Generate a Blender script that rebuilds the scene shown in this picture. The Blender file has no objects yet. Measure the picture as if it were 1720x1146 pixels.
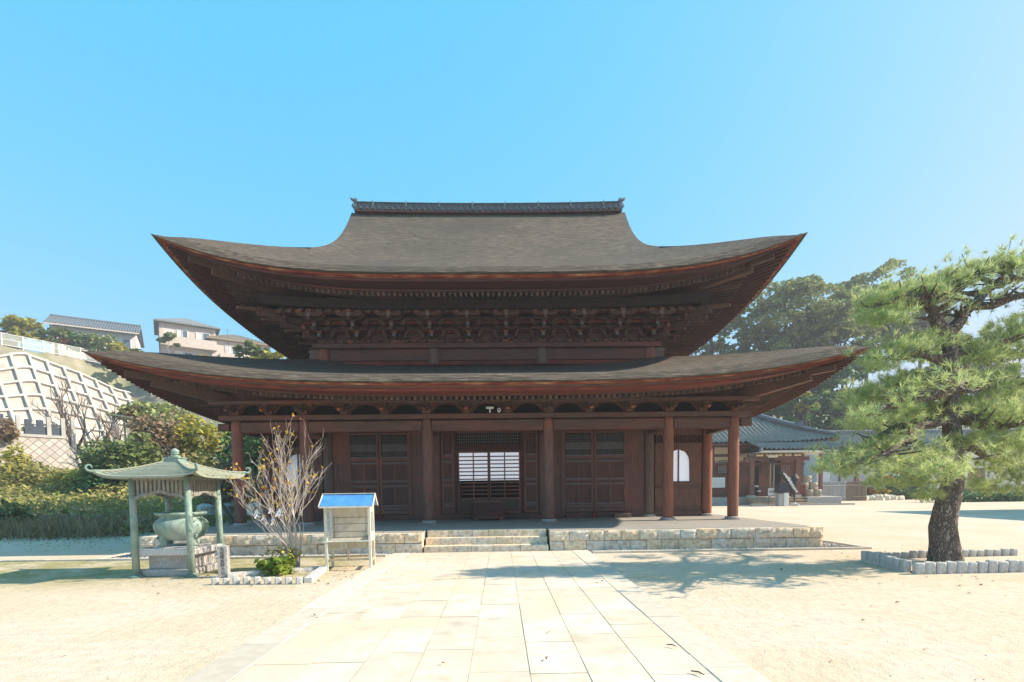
import bpy, bmesh, math, random
import numpy as np
from mathutils import Vector, Matrix

S = bpy.context.scene
COL = S.collection
R = math.radians

# ------------------------------------------------------------------ camera, sky, sun, exposure
CF, CPIT, CROLL, CYAW = 861.43, -0.06169, -0.012816, 0.020728     # focal length in photo pixels, angles
CX, CD, CZ, CSY = 0.385, 16.287, 1.6, 300.18
def cam_basis():
    cy, s = math.cos(CYAW), math.sin(CYAW); cp, sp = math.cos(CPIT), math.sin(CPIT)
    f = Vector((s*cp, cy*cp, sp)); r = Vector((cy, -s, 0)); u = r.cross(f)
    cr, sr = math.cos(CROLL), math.sin(CROLL)
    return f, r*cr + u*sr, u*cr - r*sr
_f, _r, _u = cam_basis()
CAMP = Vector((CX, -CD, CZ))
cd = bpy.data.cameras.new('camera'); cam = bpy.data.objects.new('camera', cd); COL.objects.link(cam)
cd.sensor_width = 36; cd.lens = 36*CF/1720; cd.shift_y = CSY/1720
cd.clip_start = 0.1; cd.clip_end = 2000
m = Matrix.Identity(4)
for i in range(3):
    m[i][0] = _r[i]; m[i][1] = _u[i]; m[i][2] = -_f[i]; m[i][3] = CAMP[i]
cam.matrix_world = m
S.camera = cam
def at(px, py, Y):
    """a point of the photograph (1720 px wide) taken back to the real plane at depth Y"""
    d = _f + _r*((px-860)/CF) - _u*((py-573-CSY)/CF)
    return CAMP + d*((Y+CD)/d.y)

SUN_EL, SUN_AZ = R(34), R(2)          # azimuth measured from +X (the photograph's right) towards +Y
w = bpy.data.worlds.new('World'); S.world = w; w.use_nodes = True
nt = w.node_tree; bg = nt.nodes['Background']
sky = nt.nodes.new('ShaderNodeTexSky'); sky.sky_type = 'NISHITA'; sky.sun_disc = False
sky.sun_elevation = SUN_EL; sky.sun_rotation = R(90) - SUN_AZ
sky.air_density = 1.0; sky.dust_density = 0.6; sky.ozone_density = 1.0
sep = nt.nodes.new('ShaderNodeSeparateColor'); com = nt.nodes.new('ShaderNodeCombineColor')
nt.links.new(sky.outputs[0], sep.inputs[0])
for ch, (gain, gam) in enumerate(((0.38, 1.08), (1.66, 0.20), (2.61, 0.10))):     # a deep, even winter blue
    pw = nt.nodes.new('ShaderNodeMath'); pw.operation = 'POWER'; pw.inputs[1].default_value = gam
    ml = nt.nodes.new('ShaderNodeMath'); ml.operation = 'MULTIPLY'; ml.inputs[1].default_value = gain
    nt.links.new(sep.outputs[ch], pw.inputs[0]); nt.links.new(pw.outputs[0], ml.inputs[0]); nt.links.new(ml.outputs[0], com.inputs[ch])
# pale warm glow of the sky round the sun
geo = nt.nodes.new('ShaderNodeTexCoord'); dt = nt.nodes.new('ShaderNodeVectorMath'); dt.operation = 'DOT_PRODUCT'
dt.inputs[1].default_value = (math.cos(SUN_EL)*math.cos(SUN_AZ), math.cos(SUN_EL)*math.sin(SUN_AZ), math.sin(SUN_EL))
nt.links.new(geo.outputs['Generated'], dt.inputs[0])
mx0 = nt.nodes.new('ShaderNodeMath'); mx0.operation = 'MAXIMUM'; mx0.inputs[1].default_value = 0; nt.links.new(dt.outputs['Value'], mx0.inputs[0])
p6 = nt.nodes.new('ShaderNodeMath'); p6.operation = 'POWER'; p6.inputs[1].default_value = 5.5; nt.links.new(mx0.outputs[0], p6.inputs[0])
gl = nt.nodes.new('ShaderNodeMix'); gl.data_type = 'RGBA'; gl.blend_type = 'MIX'; gl.inputs[6].default_value = (0,0,0,1); gl.inputs[7].default_value = (1.0,.5,.3,1)
nt.links.new(p6.outputs[0], gl.inputs[0])
ad = nt.nodes.new('ShaderNodeMix'); ad.data_type = 'RGBA'; ad.blend_type = 'ADD'; ad.inputs[0].default_value = 1
nt.links.new(com.outputs[0], ad.inputs[6]); nt.links.new(gl.outputs[2], ad.inputs[7]); nt.links.new(ad.outputs[2], bg.inputs[0])
bg.inputs[1].default_value = 0.15
sd = bpy.data.lights.new('sun', 'SUN'); so = bpy.data.objects.new('sun', sd); COL.objects.link(so)
sd.energy = 4.2; sd.angle = R(0.5); sd.color = (1.0, 0.87, 0.70)
sv = Vector((math.cos(SUN_EL)*math.cos(SUN_AZ), math.cos(SUN_EL)*math.sin(SUN_AZ), math.sin(SUN_EL)))
so.rotation_euler = sv.to_track_quat('Z', 'Y').to_euler()
vs = S.view_settings; vs.view_transform = 'Standard'; vs.look = 'None'; vs.gamma = 1
vs.exposure = 1.2

# ------------------------------------------------------------------ mesh helpers
class MB:
    def __init__(s): s.v = []; s.f = []
    def add(s, vs, fs):
        b = len(s.v); s.v += [tuple(p) for p in vs]; s.f += [tuple(b+i for i in q) for q in fs]
    def box(s, x0, x1, y0, y1, z0, z1):
        s.add([(x0,y0,z0),(x1,y0,z0),(x1,y1,z0),(x0,y1,z0),(x0,y0,z1),(x1,y0,z1),(x1,y1,z1),(x0,y1,z1)],
              [(0,3,2,1),(4,5,6,7),(0,1,5,4),(1,2,6,5),(2,3,7,6),(3,0,4,7)])
        return s
    def beam(s, a, b, w, h, up=(0,0,1), w2=None, h2=None):
        a = Vector(a); b = Vector(b); d = (b-a).normalized(); up = Vector(up)
        sx = d.cross(up)
        if sx.length < 1e-5: sx = d.cross(Vector((0,1,0)))
        sx.normalize(); sz = sx.cross(d)
        w2 = w if w2 is None else w2; h2 = h if h2 is None else h2
        P = [a-sx*w/2-sz*h/2, a+sx*w/2-sz*h/2, a+sx*w/2+sz*h/2, a-sx*w/2+sz*h/2,
             b-sx*w2/2-sz*h2/2, b+sx*w2/2-sz*h2/2, b+sx*w2/2+sz*h2/2, b-sx*w2/2+sz*h2/2]
        s.add(P, [(0,1,2,3),(7,6,5,4),(1,0,4,5),(2,1,5,6),(3,2,6,7),(0,3,7,4)])
        return s
    def tube(s, pts, rad, n=8, cap=True):
        pts = [Vector(p) for p in pts]
        if not hasattr(rad, '__len__'): rad = [rad]*len(pts)
        b = len(s.v); ref = None
        for i, p in enumerate(pts):
            d = (pts[min(i+1,len(pts)-1)] - pts[max(i-1,0)])
            if d.length < 1e-9: d = Vector((0,0,1))
            d.normalize()
            if ref is None: ref = d.cross(Vector((0.3,1,0.2))).normalized() if abs(d.y) < .9 else d.cross(Vector((1,0,0))).normalized()
            ref = (ref - d*ref.dot(d)).normalized(); q = d.cross(ref)
            for k in range(n):
                a = 2*math.pi*k/n
                s.v.append(tuple(p + (ref*math.cos(a) + q*math.sin(a))*rad[i]))
        for i in range(len(pts)-1):
            for k in range(n):
                k2 = (k+1) % n
                s.f.append((b+i*n+k, b+i*n+k2, b+(i+1)*n+k2, b+(i+1)*n+k))
        if cap:
            s.f.append(tuple(b+k for k in range(n))[::-1]); s.f.append(tuple(b+(len(pts)-1)*n+k for k in range(n)))
        return s
    def lathe(s, prof, n=20, c=(0,0,0)):
        b = len(s.v)
        for r, z in prof:
            for k in range(n):
                a = 2*math.pi*k/n
                s.v.append((c[0]+r*math.cos(a), c[1]+r*math.sin(a), c[2]+z))
        for i in range(len(prof)-1):
            for k in range(n):
                k2 = (k+1) % n
                s.f.append((b+i*n+k, b+i*n+k2, b+(i+1)*n+k2, b+(i+1)*n+k))
        s.f.append(tuple(b+k for k in range(n))[::-1]); s.f.append(tuple(b+(len(prof)-1)*n+k for k in range(n)))
        return s
    def grid(s, rows, flip=False):
        b = len(s.v); n = len(rows[0])
        for r in rows: s.v += [tuple(p) for p in r]
        for i in range(len(rows)-1):
            for j in range(n-1):
                q = (b+i*n+j, b+i*n+j+1, b+(i+1)*n+j+1, b+(i+1)*n+j)
                s.f.append(q[::-1] if flip else q)
        return s
    def prism(s, poly, a, b, axis='y'):
        n = len(poly)
        def P(p, t): return (p[0], t, p[1]) if axis == 'y' else ((t, p[0], p[1]) if axis == 'x' else (p[0], p[1], t))
        s.add([P(p, a) for p in poly] + [P(p, b) for p in poly],
              [tuple(range(n)), tuple(range(2*n-1, n-1, -1))] + [(i, n+i, n+(i+1)%n, (i+1)%n) for i in range(n)])
        return s
    def build(s, name, mat, parent=None, smooth=False, bevel=0, rec=True):
        me = bpy.data.meshes.new(name); me.from_pydata(s.v, [], s.f); me.update()
        if rec:
            bm = bmesh.new(); bm.from_mesh(me); bmesh.ops.recalc_face_normals(bm, faces=bm.faces); bm.to_mesh(me); bm.free()
        if smooth: me.polygons.foreach_set('use_smooth', [True]*len(me.polygons))
        me.materials.append(mat)
        return link(name, me, parent, bevel)

PINV = {}
def link(name, data, parent=None, bevel=0):
    o = bpy.data.objects.new(name, data); COL.objects.link(o)
    if parent is not None:
        o.parent = parent
        if parent.name in PINV: o.matrix_parent_inverse = PINV[parent.name]
    if bevel:
        b = o.modifiers.new('bevel', 'BEVEL'); b.width = bevel; b.segments = 1; b.limit_method = 'ANGLE'
    return o
def tag(o, label, cat, group=None, kind=None):
    o['label'] = label; o['category'] = cat
    if group: o['group'] = group
    if kind: o['kind'] = kind
    return o
def thing(name, label, cat, loc=(0,0,0), rz=0, group=None, world=False):
    """an Empty at the thing's base; world=True: its parts are given in world coordinates"""
    o = bpy.data.objects.new(name, None); COL.objects.link(o); o.empty_display_size = .2
    o.location = loc; o.rotation_euler = (0,0,rz)
    if world: PINV[o.name] = Matrix.Translation(-Vector(loc))
    return tag(o, label, cat, group)
def dup(root, loc, rz=None, label=None, group=None, scale=None):
    r = root.copy(); COL.objects.link(r); r.location = loc
    if rz is not None: r.rotation_euler = (0,0,rz)
    if scale is not None: r.scale = scale if hasattr(scale, '__len__') else (scale,)*3
    if label: r['label'] = label
    if group: r['group'] = group
    for ch in list(root.children):
        c = ch.copy(); COL.objects.link(c); c.parent = r
        for g in ch.children:
            d = g.copy(); COL.objects.link(d); d.parent = c
    return r
def struct(o): o['kind'] = 'structure'; return o

def leaves(name, mat, parent, P, size, rng, up=0.35, aspect=1.6, stretch=None):
    """one mesh of many small pointed leaf faces at the points P"""
    P = np.asarray(P, float); n = len(P)
    nrm = rng.normal(size=(n,3)); nrm /= np.linalg.norm(nrm, axis=1)[:,None]
    nrm[:,2] = np.abs(nrm[:,2]) + up; nrm /= np.linalg.norm(nrm, axis=1)[:,None]
    a = np.cross(nrm, rng.normal(size=(n,3))); a /= np.linalg.norm(a, axis=1)[:,None]
    if stretch is not None:
        a = a*.4 + np.asarray(stretch); a /= np.linalg.norm(a, axis=1)[:,None]
    b = np.cross(nrm, a)
    b /= np.linalg.norm(b, axis=1)[:,None]
    s = (np.asarray(size)*(0.6+0.8*rng.random(n)))[:,None]
    V = np.empty((n,4,3))
    V[:,0] = P - a*s*aspect/2; V[:,1] = P + b*s/2 + nrm*s*.12; V[:,2] = P + a*s*aspect/2; V[:,3] = P - b*s/2 + nrm*s*.12
    me = bpy.data.meshes.new(name)
    me.vertices.add(n*4); me.vertices.foreach_set('co', V.reshape(-1))
    me.loops.add(n*4); me.loops.foreach_set('vertex_index', np.arange(n*4, dtype=np.int32))
    me.polygons.add(n); me.polygons.foreach_set('loop_start', np.arange(0, n*4, 4, dtype=np.int32))
    me.update(calc_edges=True); me.validate()
    me.materials.append(mat)
    return link(name, me, parent)

# ------------------------------------------------------------------ materials
def mat_base(name):
    mt = bpy.data.materials.new(name); mt.use_nodes = True
    n = mt.node_tree; return mt, n, n.nodes['Principled BSDF']
def coords(n, scale=(1,1,1), rot=(0,0,0)):
    tc = n.nodes.new('ShaderNodeTexCoord'); mp = n.nodes.new('ShaderNodeMapping')
    mp.inputs['Scale'].default_value = scale; mp.inputs['Rotation'].default_value = rot
    n.links.new(tc.outputs['Object'], mp.inputs[0]); return mp.outputs[0]
def noise(n, vec, scale, detail=5, rough=.6):
    t = n.nodes.new('ShaderNodeTexNoise'); t.inputs['Scale'].default_value = scale
    t.inputs['Detail'].default_value = detail; t.inputs['Roughness'].default_value = rough
    n.links.new(vec, t.inputs['Vector']); return t.outputs['Fac']
def ramp(n, fac, stops):
    r = n.nodes.new('ShaderNodeValToRGB'); e = r.color_ramp.elements
    while len(e) < len(stops): e.new(.5)
    for i, (p, c) in enumerate(stops): e[i].position = p; e[i].color = (*c, 1)
    n.links.new(fac, r.inputs[0]); return r.outputs[0]
def mixc(n, fac, a, b, mode='MIX'):
    x = n.nodes.new('ShaderNodeMix'); x.data_type = 'RGBA'; x.blend_type = mode
    for k, v in ((0, fac), (6, a), (7, b)):
        if isinstance(v, (int, float)): x.inputs[k].default_value = v
        elif isinstance(v, tuple): x.inputs[k].default_value = (*v, 1)
        else: n.links.new(v, x.inputs[k])
    return x.outputs[2]
def bump(n, b, h, strength=.3, dist=.02):
    x = n.nodes.new('ShaderNodeBump'); x.inputs['Strength'].default_value = strength; x.inputs['Distance'].default_value = dist
    n.links.new(h, x.inputs['Height']); n.links.new(x.outputs[0], b.inputs['Normal'])
def island(n):
    g = n.nodes.new('ShaderNodeNewGeometry'); return g.outputs['Random Per Island']
def surf(name, stops, scale=4, stretch=(1,1,1), rough=.8, bmp=.25, bdist=.01, detail=6, big=None, isl=None, metal=0, spec=.3):
    """noise-coloured surface; big=(scale, colour, low, high) lays worn patches over it; isl=(stops) varies piece by piece"""
    mt, n, b = mat_base(name)
    v = coords(n, stretch); f = noise(n, v, scale, detail); c = ramp(n, f, stops)
    if isl: c = mixc(n, .75, c, ramp(n, island(n), isl), 'MULTIPLY')
    if big:
        v2 = coords(n, big[4] if len(big) > 4 else (1,1,1)); f2 = noise(n, v2, big[0], 4)
        c = mixc(n, ramp(n, f2, [(big[2], (0,0,0)), (big[3], (1,1,1))]), c, big[1])
    n.links.new(c, b.inputs['Base Color']); b.inputs['Roughness'].default_value = rough
    b.inputs['Metallic'].default_value = metal; b.inputs['Specular IOR Level'].default_value = spec
    if bmp: bump(n, b, f, bmp, bdist)
    return mt
def leafmat(name, cols, trans=.35, rough=.6):
    mt, n, b = mat_base(name)
    k = len(cols); c = ramp(n, island(n), [(i/(k-1) if k > 1 else 0, q) for i, q in enumerate(cols)])
    v = coords(n); c = mixc(n, .5, c, ramp(n, noise(n, v, .9, 3), [(.3, (.55,.55,.55)), (.7, (1.35,1.35,1.2))]), 'MULTIPLY')
    n.links.new(c, b.inputs['Base Color']); b.inputs['Roughness'].default_value = rough; b.inputs['Specular IOR Level'].default_value = .25
    t = n.nodes.new('ShaderNodeBsdfTranslucent'); n.links.new(c, t.inputs[0])
    mx = n.nodes.new('ShaderNodeMixShader'); mx.inputs[0].default_value = trans
    n.links.new(b.outputs[0], mx.inputs[1]); n.links.new(t.outputs[0], mx.inputs[2])
    n.links.new(mx.outputs[0], n.nodes['Material Output'].inputs[0])
    return mt
def plain(name, c, rough=.6, metal=0, spec=.4): return surf(name, [(.3, tuple(x*.9 for x in c)), (.7, tuple(min(1,x*1.08) for x in c))], 6, (1,1,1), rough, .05, .004, 4, metal=metal, spec=spec)

WRED = (.13,.035,.022)
M = {}
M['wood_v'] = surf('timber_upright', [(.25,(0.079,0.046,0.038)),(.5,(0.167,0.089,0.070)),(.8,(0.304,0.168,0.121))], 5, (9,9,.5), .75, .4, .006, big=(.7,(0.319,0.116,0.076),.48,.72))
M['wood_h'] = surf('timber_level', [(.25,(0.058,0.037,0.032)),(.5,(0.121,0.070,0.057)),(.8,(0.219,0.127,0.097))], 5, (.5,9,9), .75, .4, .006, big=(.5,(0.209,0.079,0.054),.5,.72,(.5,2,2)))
M['wood_y'] = surf('timber_sideways', [(.25,(0.056,0.036,0.032)),(.5,(0.12,0.068,0.056)),(.8,(0.22,0.12,0.09))], 5, (9,.5,9), .75, .4, .006, big=(.5,(0.260,0.090,0.060),.48,.7))
M['wood_red'] = surf('red_ochre_timber', [(.25,(0.095,0.022,0.016)),(.55,(0.203,0.046,0.03)),(.8,(0.338,0.115,0.061))], 4, (.6,6,6), .7, .3, .005, big=(.9,(0.081,0.034,0.027),.5,.68,(.4,2,2)))
M['wood_dark'] = surf('near_black_timber', [(.3,(.02,.014,.013)),(.7,(.055,.036,.032))], 5, (.5,9,9), .8, .3, .005)  # darkest timber tone, for the frieze lattice and upper purlin
M['wood_panel'] = surf('plank_panel', [(.25,(0.057,0.031,0.026)),(.5,(0.132,0.061,0.047)),(.8,(0.230,0.103,0.072))], 5, (8,8,.4), .75, .5, .006, big=(1.2,(0.081,0.049,0.041),.45,.7,(1.5,1,.6)))
M['wood_sunlit'] = surf('sunlit_tone_column', [(.25,(0.120,0.054,0.038)),(.5,(0.240,0.103,0.068)),(.8,(0.432,0.206,0.132))], 5, (9,9,.5), .75, .4, .006, big=(.7,(0.408,0.137,0.072),.45,.7,(1,1,.5)))  # right-hand columns: sunlight put into the colour, lighter and redder
M['wood_arch'] = surf('arched_timber', [(.25,(.09,.038,.03)),(.55,(.17,.07,.052)),(.8,(.27,.12,.085))], 4, (2,4,4), .75, .3, .005)
M['wood_pale'] = surf('pale_worn_end_grain', [(.3,(.11,.10,.098)),(.7,(.22,.205,.20))], 9, (2,2,2), .85, .2, .004)
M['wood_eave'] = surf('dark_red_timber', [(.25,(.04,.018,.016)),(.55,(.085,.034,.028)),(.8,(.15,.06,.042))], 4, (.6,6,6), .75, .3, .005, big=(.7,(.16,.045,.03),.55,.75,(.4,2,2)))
M['wood_edge'] = surf('worn_red_edge', [(.3,(.11,.02,.014)),(.48,(.28,.06,.03)),(.62,(.42,.2,.1)),(.75,(.55,.4,.3))], 1.6, (1,4,4), .7, .3, .005)
M['wood_bracket'] = surf('bracket_timber', [(.25,(0.06,0.04,0.034)),(.55,(0.132,0.076,0.056)),(.8,(0.26,0.15,0.1))], 7, (2,2,2), .75, .3, .005, isl=[(0,(.55,.55,.55)),(.6,(.95,.9,.85)),(.85,(1.2,1.1,1)),(.94,(2.3,1.5,1.1)),(1,(2.8,1.6,1.1))])
M['wood_grey'] = surf('weathered_timber', [(.25,(0.091,0.065,0.052)),(.55,(0.182,0.13,0.104)),(.8,(0.286,0.221,0.169))], 5, (9,9,.5), .8, .4, .006)
M['wood_end'] = surf('rafter_timber', [(.3,(0.06,0.042,0.036)),(.7,(0.17,0.11,0.09))], 6, (2,2,2), .8, .2, .005, isl=[(0,(.5,.5,.5)),(1,(1.4,1.25,1.15))])
M['grain'] = surf('grained_door_board', [(.3,(.05,.032,.025)),(.5,(.12,.08,.06)),(.62,(.06,.04,.03)),(.8,(.15,.1,.075))], 6, (8,8,.8), .75, .3, .005)
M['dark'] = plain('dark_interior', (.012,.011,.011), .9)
def glowpaper(name, c, e):
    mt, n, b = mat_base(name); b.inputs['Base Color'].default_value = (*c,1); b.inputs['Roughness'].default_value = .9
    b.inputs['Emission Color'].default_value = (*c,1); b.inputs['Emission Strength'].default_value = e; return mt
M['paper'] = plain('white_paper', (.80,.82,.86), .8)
M['paper_glow_dim'] = glowpaper('faint_glow_paper', (.70,.76,.84), .07)  # left window paper: duller colour with a faint added glow
M['paper_glow'] = glowpaper('added_glow_paper', (.78,.82,.90), .20)  # glow added to brighten the paper in the dark porch, no lamp behind
M['white_panel'] = plain('white_panel', (.74,.73,.68), .7)
M['bark'] = surf('cypress_bark_thatch', [(.30,(0.023,0.019,0.015)),(.44,(0.080,0.065,0.050)),(.56,(0.143,0.114,0.086)),(.68,(0.265,0.213,0.159)),(.8,(0.445,0.369,0.275))], 4.5, (.55,4.5,4.5), .95, 1.0, .05, 12, big=(.22,(0.080,0.066,0.052),.40,.72))
M['bark_cut'] = surf('cut_bark_edge', [(.3,(.10,.092,.08)),(.5,(.20,.185,.16)),(.75,(.34,.32,.28))], 9, (.5,8,22), .95, .8, .02, 8)
M['tile'] = surf('grey_roof_tile', [(.3,(.07,.085,.10)),(.6,(.15,.175,.20)),(.85,(.30,.34,.38))], 6, (2,2,2), .5, .2, .01)
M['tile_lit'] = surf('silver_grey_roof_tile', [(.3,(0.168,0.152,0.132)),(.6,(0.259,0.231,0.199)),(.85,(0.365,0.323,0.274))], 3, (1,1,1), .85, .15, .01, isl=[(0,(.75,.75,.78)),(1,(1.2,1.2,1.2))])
M['copper'] = surf('verdigris_copper', [(.25,(0.117,0.211,0.180)),(.5,(0.234,0.334,0.288)),(.75,(0.378,0.458,0.414))], 5, (2,2,.8), .6, .25, .006, big=(1.4,(0.360,0.387,0.342),.5,.72))
M['copper_d'] = surf('dark_verdigris', [(.25,(.06,.12,.10)),(.55,(.14,.23,.19)),(.8,(.26,.35,.29))], 6, (2,2,1), .55, .25, .006, big=(2,(.28,.25,.17),.55,.75))
M['copper_roof'] = surf('green_copper_sheet', [(.3,(0.251,0.286,0.216)),(.6,(0.315,0.334,0.260)),(.85,(0.390,0.382,0.312))], 5, (2,2,2), .55, .15, .004)
M['frieze'] = surf('weathered_frieze', [(.3,(.15,.15,.13)),(.6,(.27,.27,.24)),(.8,(.40,.40,.36))], 6, (3,3,1), .8, .2, .005)
M['granite'] = surf('pale_granite', [(.3,(.27,.265,.255)),(.55,(.42,.41,.39)),(.8,(.55,.54,.52))], 30, (1,1,1), .85, .3, .004, big=(2.5,(.33,.31,.27),.5,.75))
M['granite_w'] = surf('bright_granite', [(.3,(.42,.41,.39)),(.6,(.56,.55,.53)),(.8,(.66,.65,.63))], 28, (1,1,1), .85, .25, .004)
M['wallstone'] = surf('rough_wall_stone', [(.25,(0.305,0.276,0.229)),(.5,(0.701,0.605,0.496)),(.8,(0.829,0.824,0.813))], 11, (1,1,1), .9, .9, .03, 8, isl=[(0,(.8,.85,.85)),(.4,(1,1,.97)),(.7,(1.1,1,.8)),(1,(1.15,.92,.66))], big=(1.2,(0.467,0.425,0.277),.55,.8))
M['platform'] = surf('packed_platform_earth', [(.3,(0.273,0.26,0.236)),(.6,(0.335,0.316,0.282)),(.85,(0.384,0.363,0.322))], 3, (1,2,1), .95, .3, .008, 8, big=(.6,(0.248,0.239,0.217),.5,.8))
M['slab'] = surf('granite_paving', [(.25,(0.489,0.426,0.335)),(.5,(0.614,0.549,0.451)),(.75,(0.718,0.662,0.573))], 3.2, (1,1,1), .9, .3, .006, 9, isl=[(0,(.88,.86,.83)),(.5,(1,.98,.95)),(1,(1.08,1.08,1.08))], big=(.8,(0.624,0.514,0.376),.48,.64))
M['kerb'] = surf('granite_kerb', [(.3,(0.530,0.470,0.386)),(.6,(0.615,0.555,0.465)),(.85,(0.678,0.620,0.524))], 9, (1,1,1), .9, .3, .004, isl=[(0,(.8,.8,.78)),(1,(1.1,1.1,1.1))])
M['gravel'] = surf('grey_gravel', [(.3,(.18,.18,.175)),(.6,(.34,.335,.325)),(.85,(.5,.5,.49))], 14, (1,1,1), .9, .5, .01, isl=[(0,(.5,.5,.52)),(1,(1.5,1.5,1.5))])
M['sign'] = plain('white_board', (.78,.78,.76), .5)
M['ink'] = plain('black_ink', (.03,.03,.035), .6)
M['ink_grey'] = plain('grey_print', (.33,.35,.38), .6)
M['blue'] = surf('blue_sheet_metal', [(.3,(.05,.20,.48)),(.6,(.085,.29,.62)),(.85,(.12,.35,.68))], 5, (1,1,1), .35, .05, .002)
M['cream'] = surf('cream_painted_metal', [(.3,(.55,.52,.43)),(.6,(.68,.65,.55)),(.85,(.76,.73,.64))], 7, (2,2,.7), .6, .1, .003, big=(3,(.45,.37,.25),.62,.8))
M['tanwood'] = surf('pale_bare_wood', [(.3,(.33,.25,.15)),(.6,(.47,.38,.25)),(.85,(.58,.49,.35))], 6, (5,5,1), .8, .2, .004)
M['steel'] = plain('grey_wire', (.22,.22,.21), .4, .7)
M['plaster_w'] = surf('white_plaster', [(.3,(.68,.68,.66)),(.7,(.80,.80,.79))], 3, (1,1,1), .9, .1, .004)
M['plaster_y'] = surf('ochre_plaster', [(.3,(.55,.44,.27)),(.7,(.66,.55,.36))], 3, (1,1,1), .9, .1, .004)
def glassmat(name, tintc=(.75,.85,.85), alpha=.18, rough=.05):
    mt, n, b = mat_base(name); t = n.nodes.new('ShaderNodeBsdfTransparent'); mx = n.nodes.new('ShaderNodeMixShader')
    b.inputs['Base Color'].default_value = (*tintc,1); b.inputs['Roughness'].default_value = rough; b.inputs['Specular IOR Level'].default_value = .8
    mx.inputs[0].default_value = alpha; n.links.new(t.outputs[0], mx.inputs[1]); n.links.new(b.outputs[0], mx.inputs[2])
    n.links.new(mx.outputs[0], n.nodes['Material Output'].inputs[0]); return mt
M['glass'] = glassmat('clear_glass')
M['winglass'] = plain('window_glass', (.10,.15,.20), .08, 0, .8)
# ground
def sandmat():
    mt, n, b = mat_base('raked_sand')
    v = coords(n); f1 = noise(n, v, .35, 6); f2 = noise(n, coords(n, (1,3,1)), 2.2, 8); f3 = noise(n, v, 60, 4)
    c = ramp(n, f2, [(.25,(.575,.475,.355)),(.5,(.635,.535,.42)),(.75,(.69,.59,.475))])
    c = mixc(n, ramp(n, f1, [(.44,(0,0,0)),(.66,(1,1,1))]), c, (.58,.475,.335))
    # moss and thin grass near the incense pavilion and the far left
    tc = n.nodes.new('ShaderNodeTexCoord'); sx = n.nodes.new('ShaderNodeSeparateXYZ'); n.links.new(tc.outputs['Object'], sx.inputs[0])
    def rng_(o, a, b_):
        k = n.nodes.new('ShaderNodeMapRange'); k.inputs[1].default_value = a; k.inputs[2].default_value = b_; n.links.new(o, k.inputs[0]); return k.outputs[0]
    gx = rng_(sx.outputs[0], -2.2, -3.4); gy = rng_(sx.outputs[1], -8.2, -6.2)
    mu = n.nodes.new('ShaderNodeMath'); mu.operation = 'MULTIPLY'; n.links.new(gx, mu.inputs[0]); n.links.new(gy, mu.inputs[1])
    mu2 = n.nodes.new('ShaderNodeMath'); mu2.operation = 'MULTIPLY'; n.links.new(mu.outputs[0], mu2.inputs[0]); n.links.new(rng_(sx.outputs[1], -3.3, -4.1), mu2.inputs[1])
    m2 = n.nodes.new('ShaderNodeMath'); m2.operation = 'MULTIPLY'; n.links.new(mu2.outputs[0], m2.inputs[0])
    n.links.new(ramp(n, noise(n, v, 1.1, 8, .7), [(.34,(0,0,0)),(.54,(.9,.9,.9))]), m2.inputs[1])
    c = mixc(n, m2.outputs[0], c, ramp(n, noise(n, v, 7, 5), [(.3,(.20,.20,.075)),(.7,(.40,.355,.17))]))
    n.links.new(c, b.inputs['Base Color']); b.inputs['Roughness'].default_value = .95; b.inputs['Specular IOR Level'].default_value = .15
    f4 = noise(n, v, 7, 3); c = mixc(n, .28, c, ramp(n, f4, [(.32,(.80,.78,.74)),(.5,(1,1,1)),(.7,(1.06,1.06,1.06))]), 'MULTIPLY'); n.links.new(c, b.inputs['Base Color'])
    m0 = n.nodes.new('ShaderNodeMath'); m0.operation = 'MULTIPLY_ADD'; m0.inputs[1].default_value = 2.2; n.links.new(f4, m0.inputs[0]); n.links.new(f3, m0.inputs[2])
    mm = n.nodes.new('ShaderNodeMath'); mm.operation = 'ADD'; n.links.new(m0.outputs[0], mm.inputs[0]); n.links.new(f2, mm.inputs[1])
    bump(n, b, mm.outputs[0], .5, .03); return mt
M['sand'] = sandmat()
M['soil'] = surf('hillside_earth', [(.3,(.17,.15,.105)),(.55,(.30,.27,.20)),(.8,(.44,.405,.32))], .6, (1,1,1), .95, .6, .1, 8, big=(.12,(.22,.23,.13),.45,.65))
M['concrete'] = surf('pale_concrete', [(.3,(.36,.35,.325)),(.6,(.46,.45,.42)),(.85,(.54,.53,.50))], 1.2, (1,1,.5), .9, .2, .01, 8)
M['concrete_d'] = surf('stained_concrete', [(.3,(0.295,0.277,0.242)),(.55,(0.437,0.419,0.372)),(.8,(0.566,0.543,0.496))], .7, (1,1,.4), .9, .3, .02, 8)
rnd = random.Random(7); RG = np.random.default_rng(11)
def interp(x, xs, ys): return float(np.interp(x, xs, ys))
def sstep(t): t = max(0., min(1., t)); return t*t*(3-2*t)
# ------------------------------------------------------------------ ground
g = MB(); g.box(-300, 300, -60, 500, -.6, 0); struct(g.build('ground', M['sand']))
P0X, P0Y, UX, UY = -51.4, 44., .5, .866          # foot line of the grid wall
def hill_uv(x, y):
    dx, dy = x-P0X, y-P0Y
    return UX*dx+UY*dy, max(-UY*dx+UX*dy, y-50)
def wall_top(u): return interp(u, [-14,-8,-3.3,.5,6.2,10.2,18], [15,15.8,17,18.7,17.3,15.8,15])
def hill_left(x, y):
    u, v = hill_uv(x, y)
    lo = interp(y, [2.5,8,14,20,24,28,44,60], [-.3,.25,.8,1.7,3.5,5.2,7.0,7.6])
    if v > 0: lo = interp(v, [0,7.4,10.6,60], [lo-.6, wall_top(u)-.9, 19.9, 22.5])
    return lo*sstep((-13-x)/8)
def hill_right(x, y):
    return interp(y, [40,50,62,85,130], [-.3,2.5,7.5,15,26])*sstep((x-6)/14)
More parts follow.
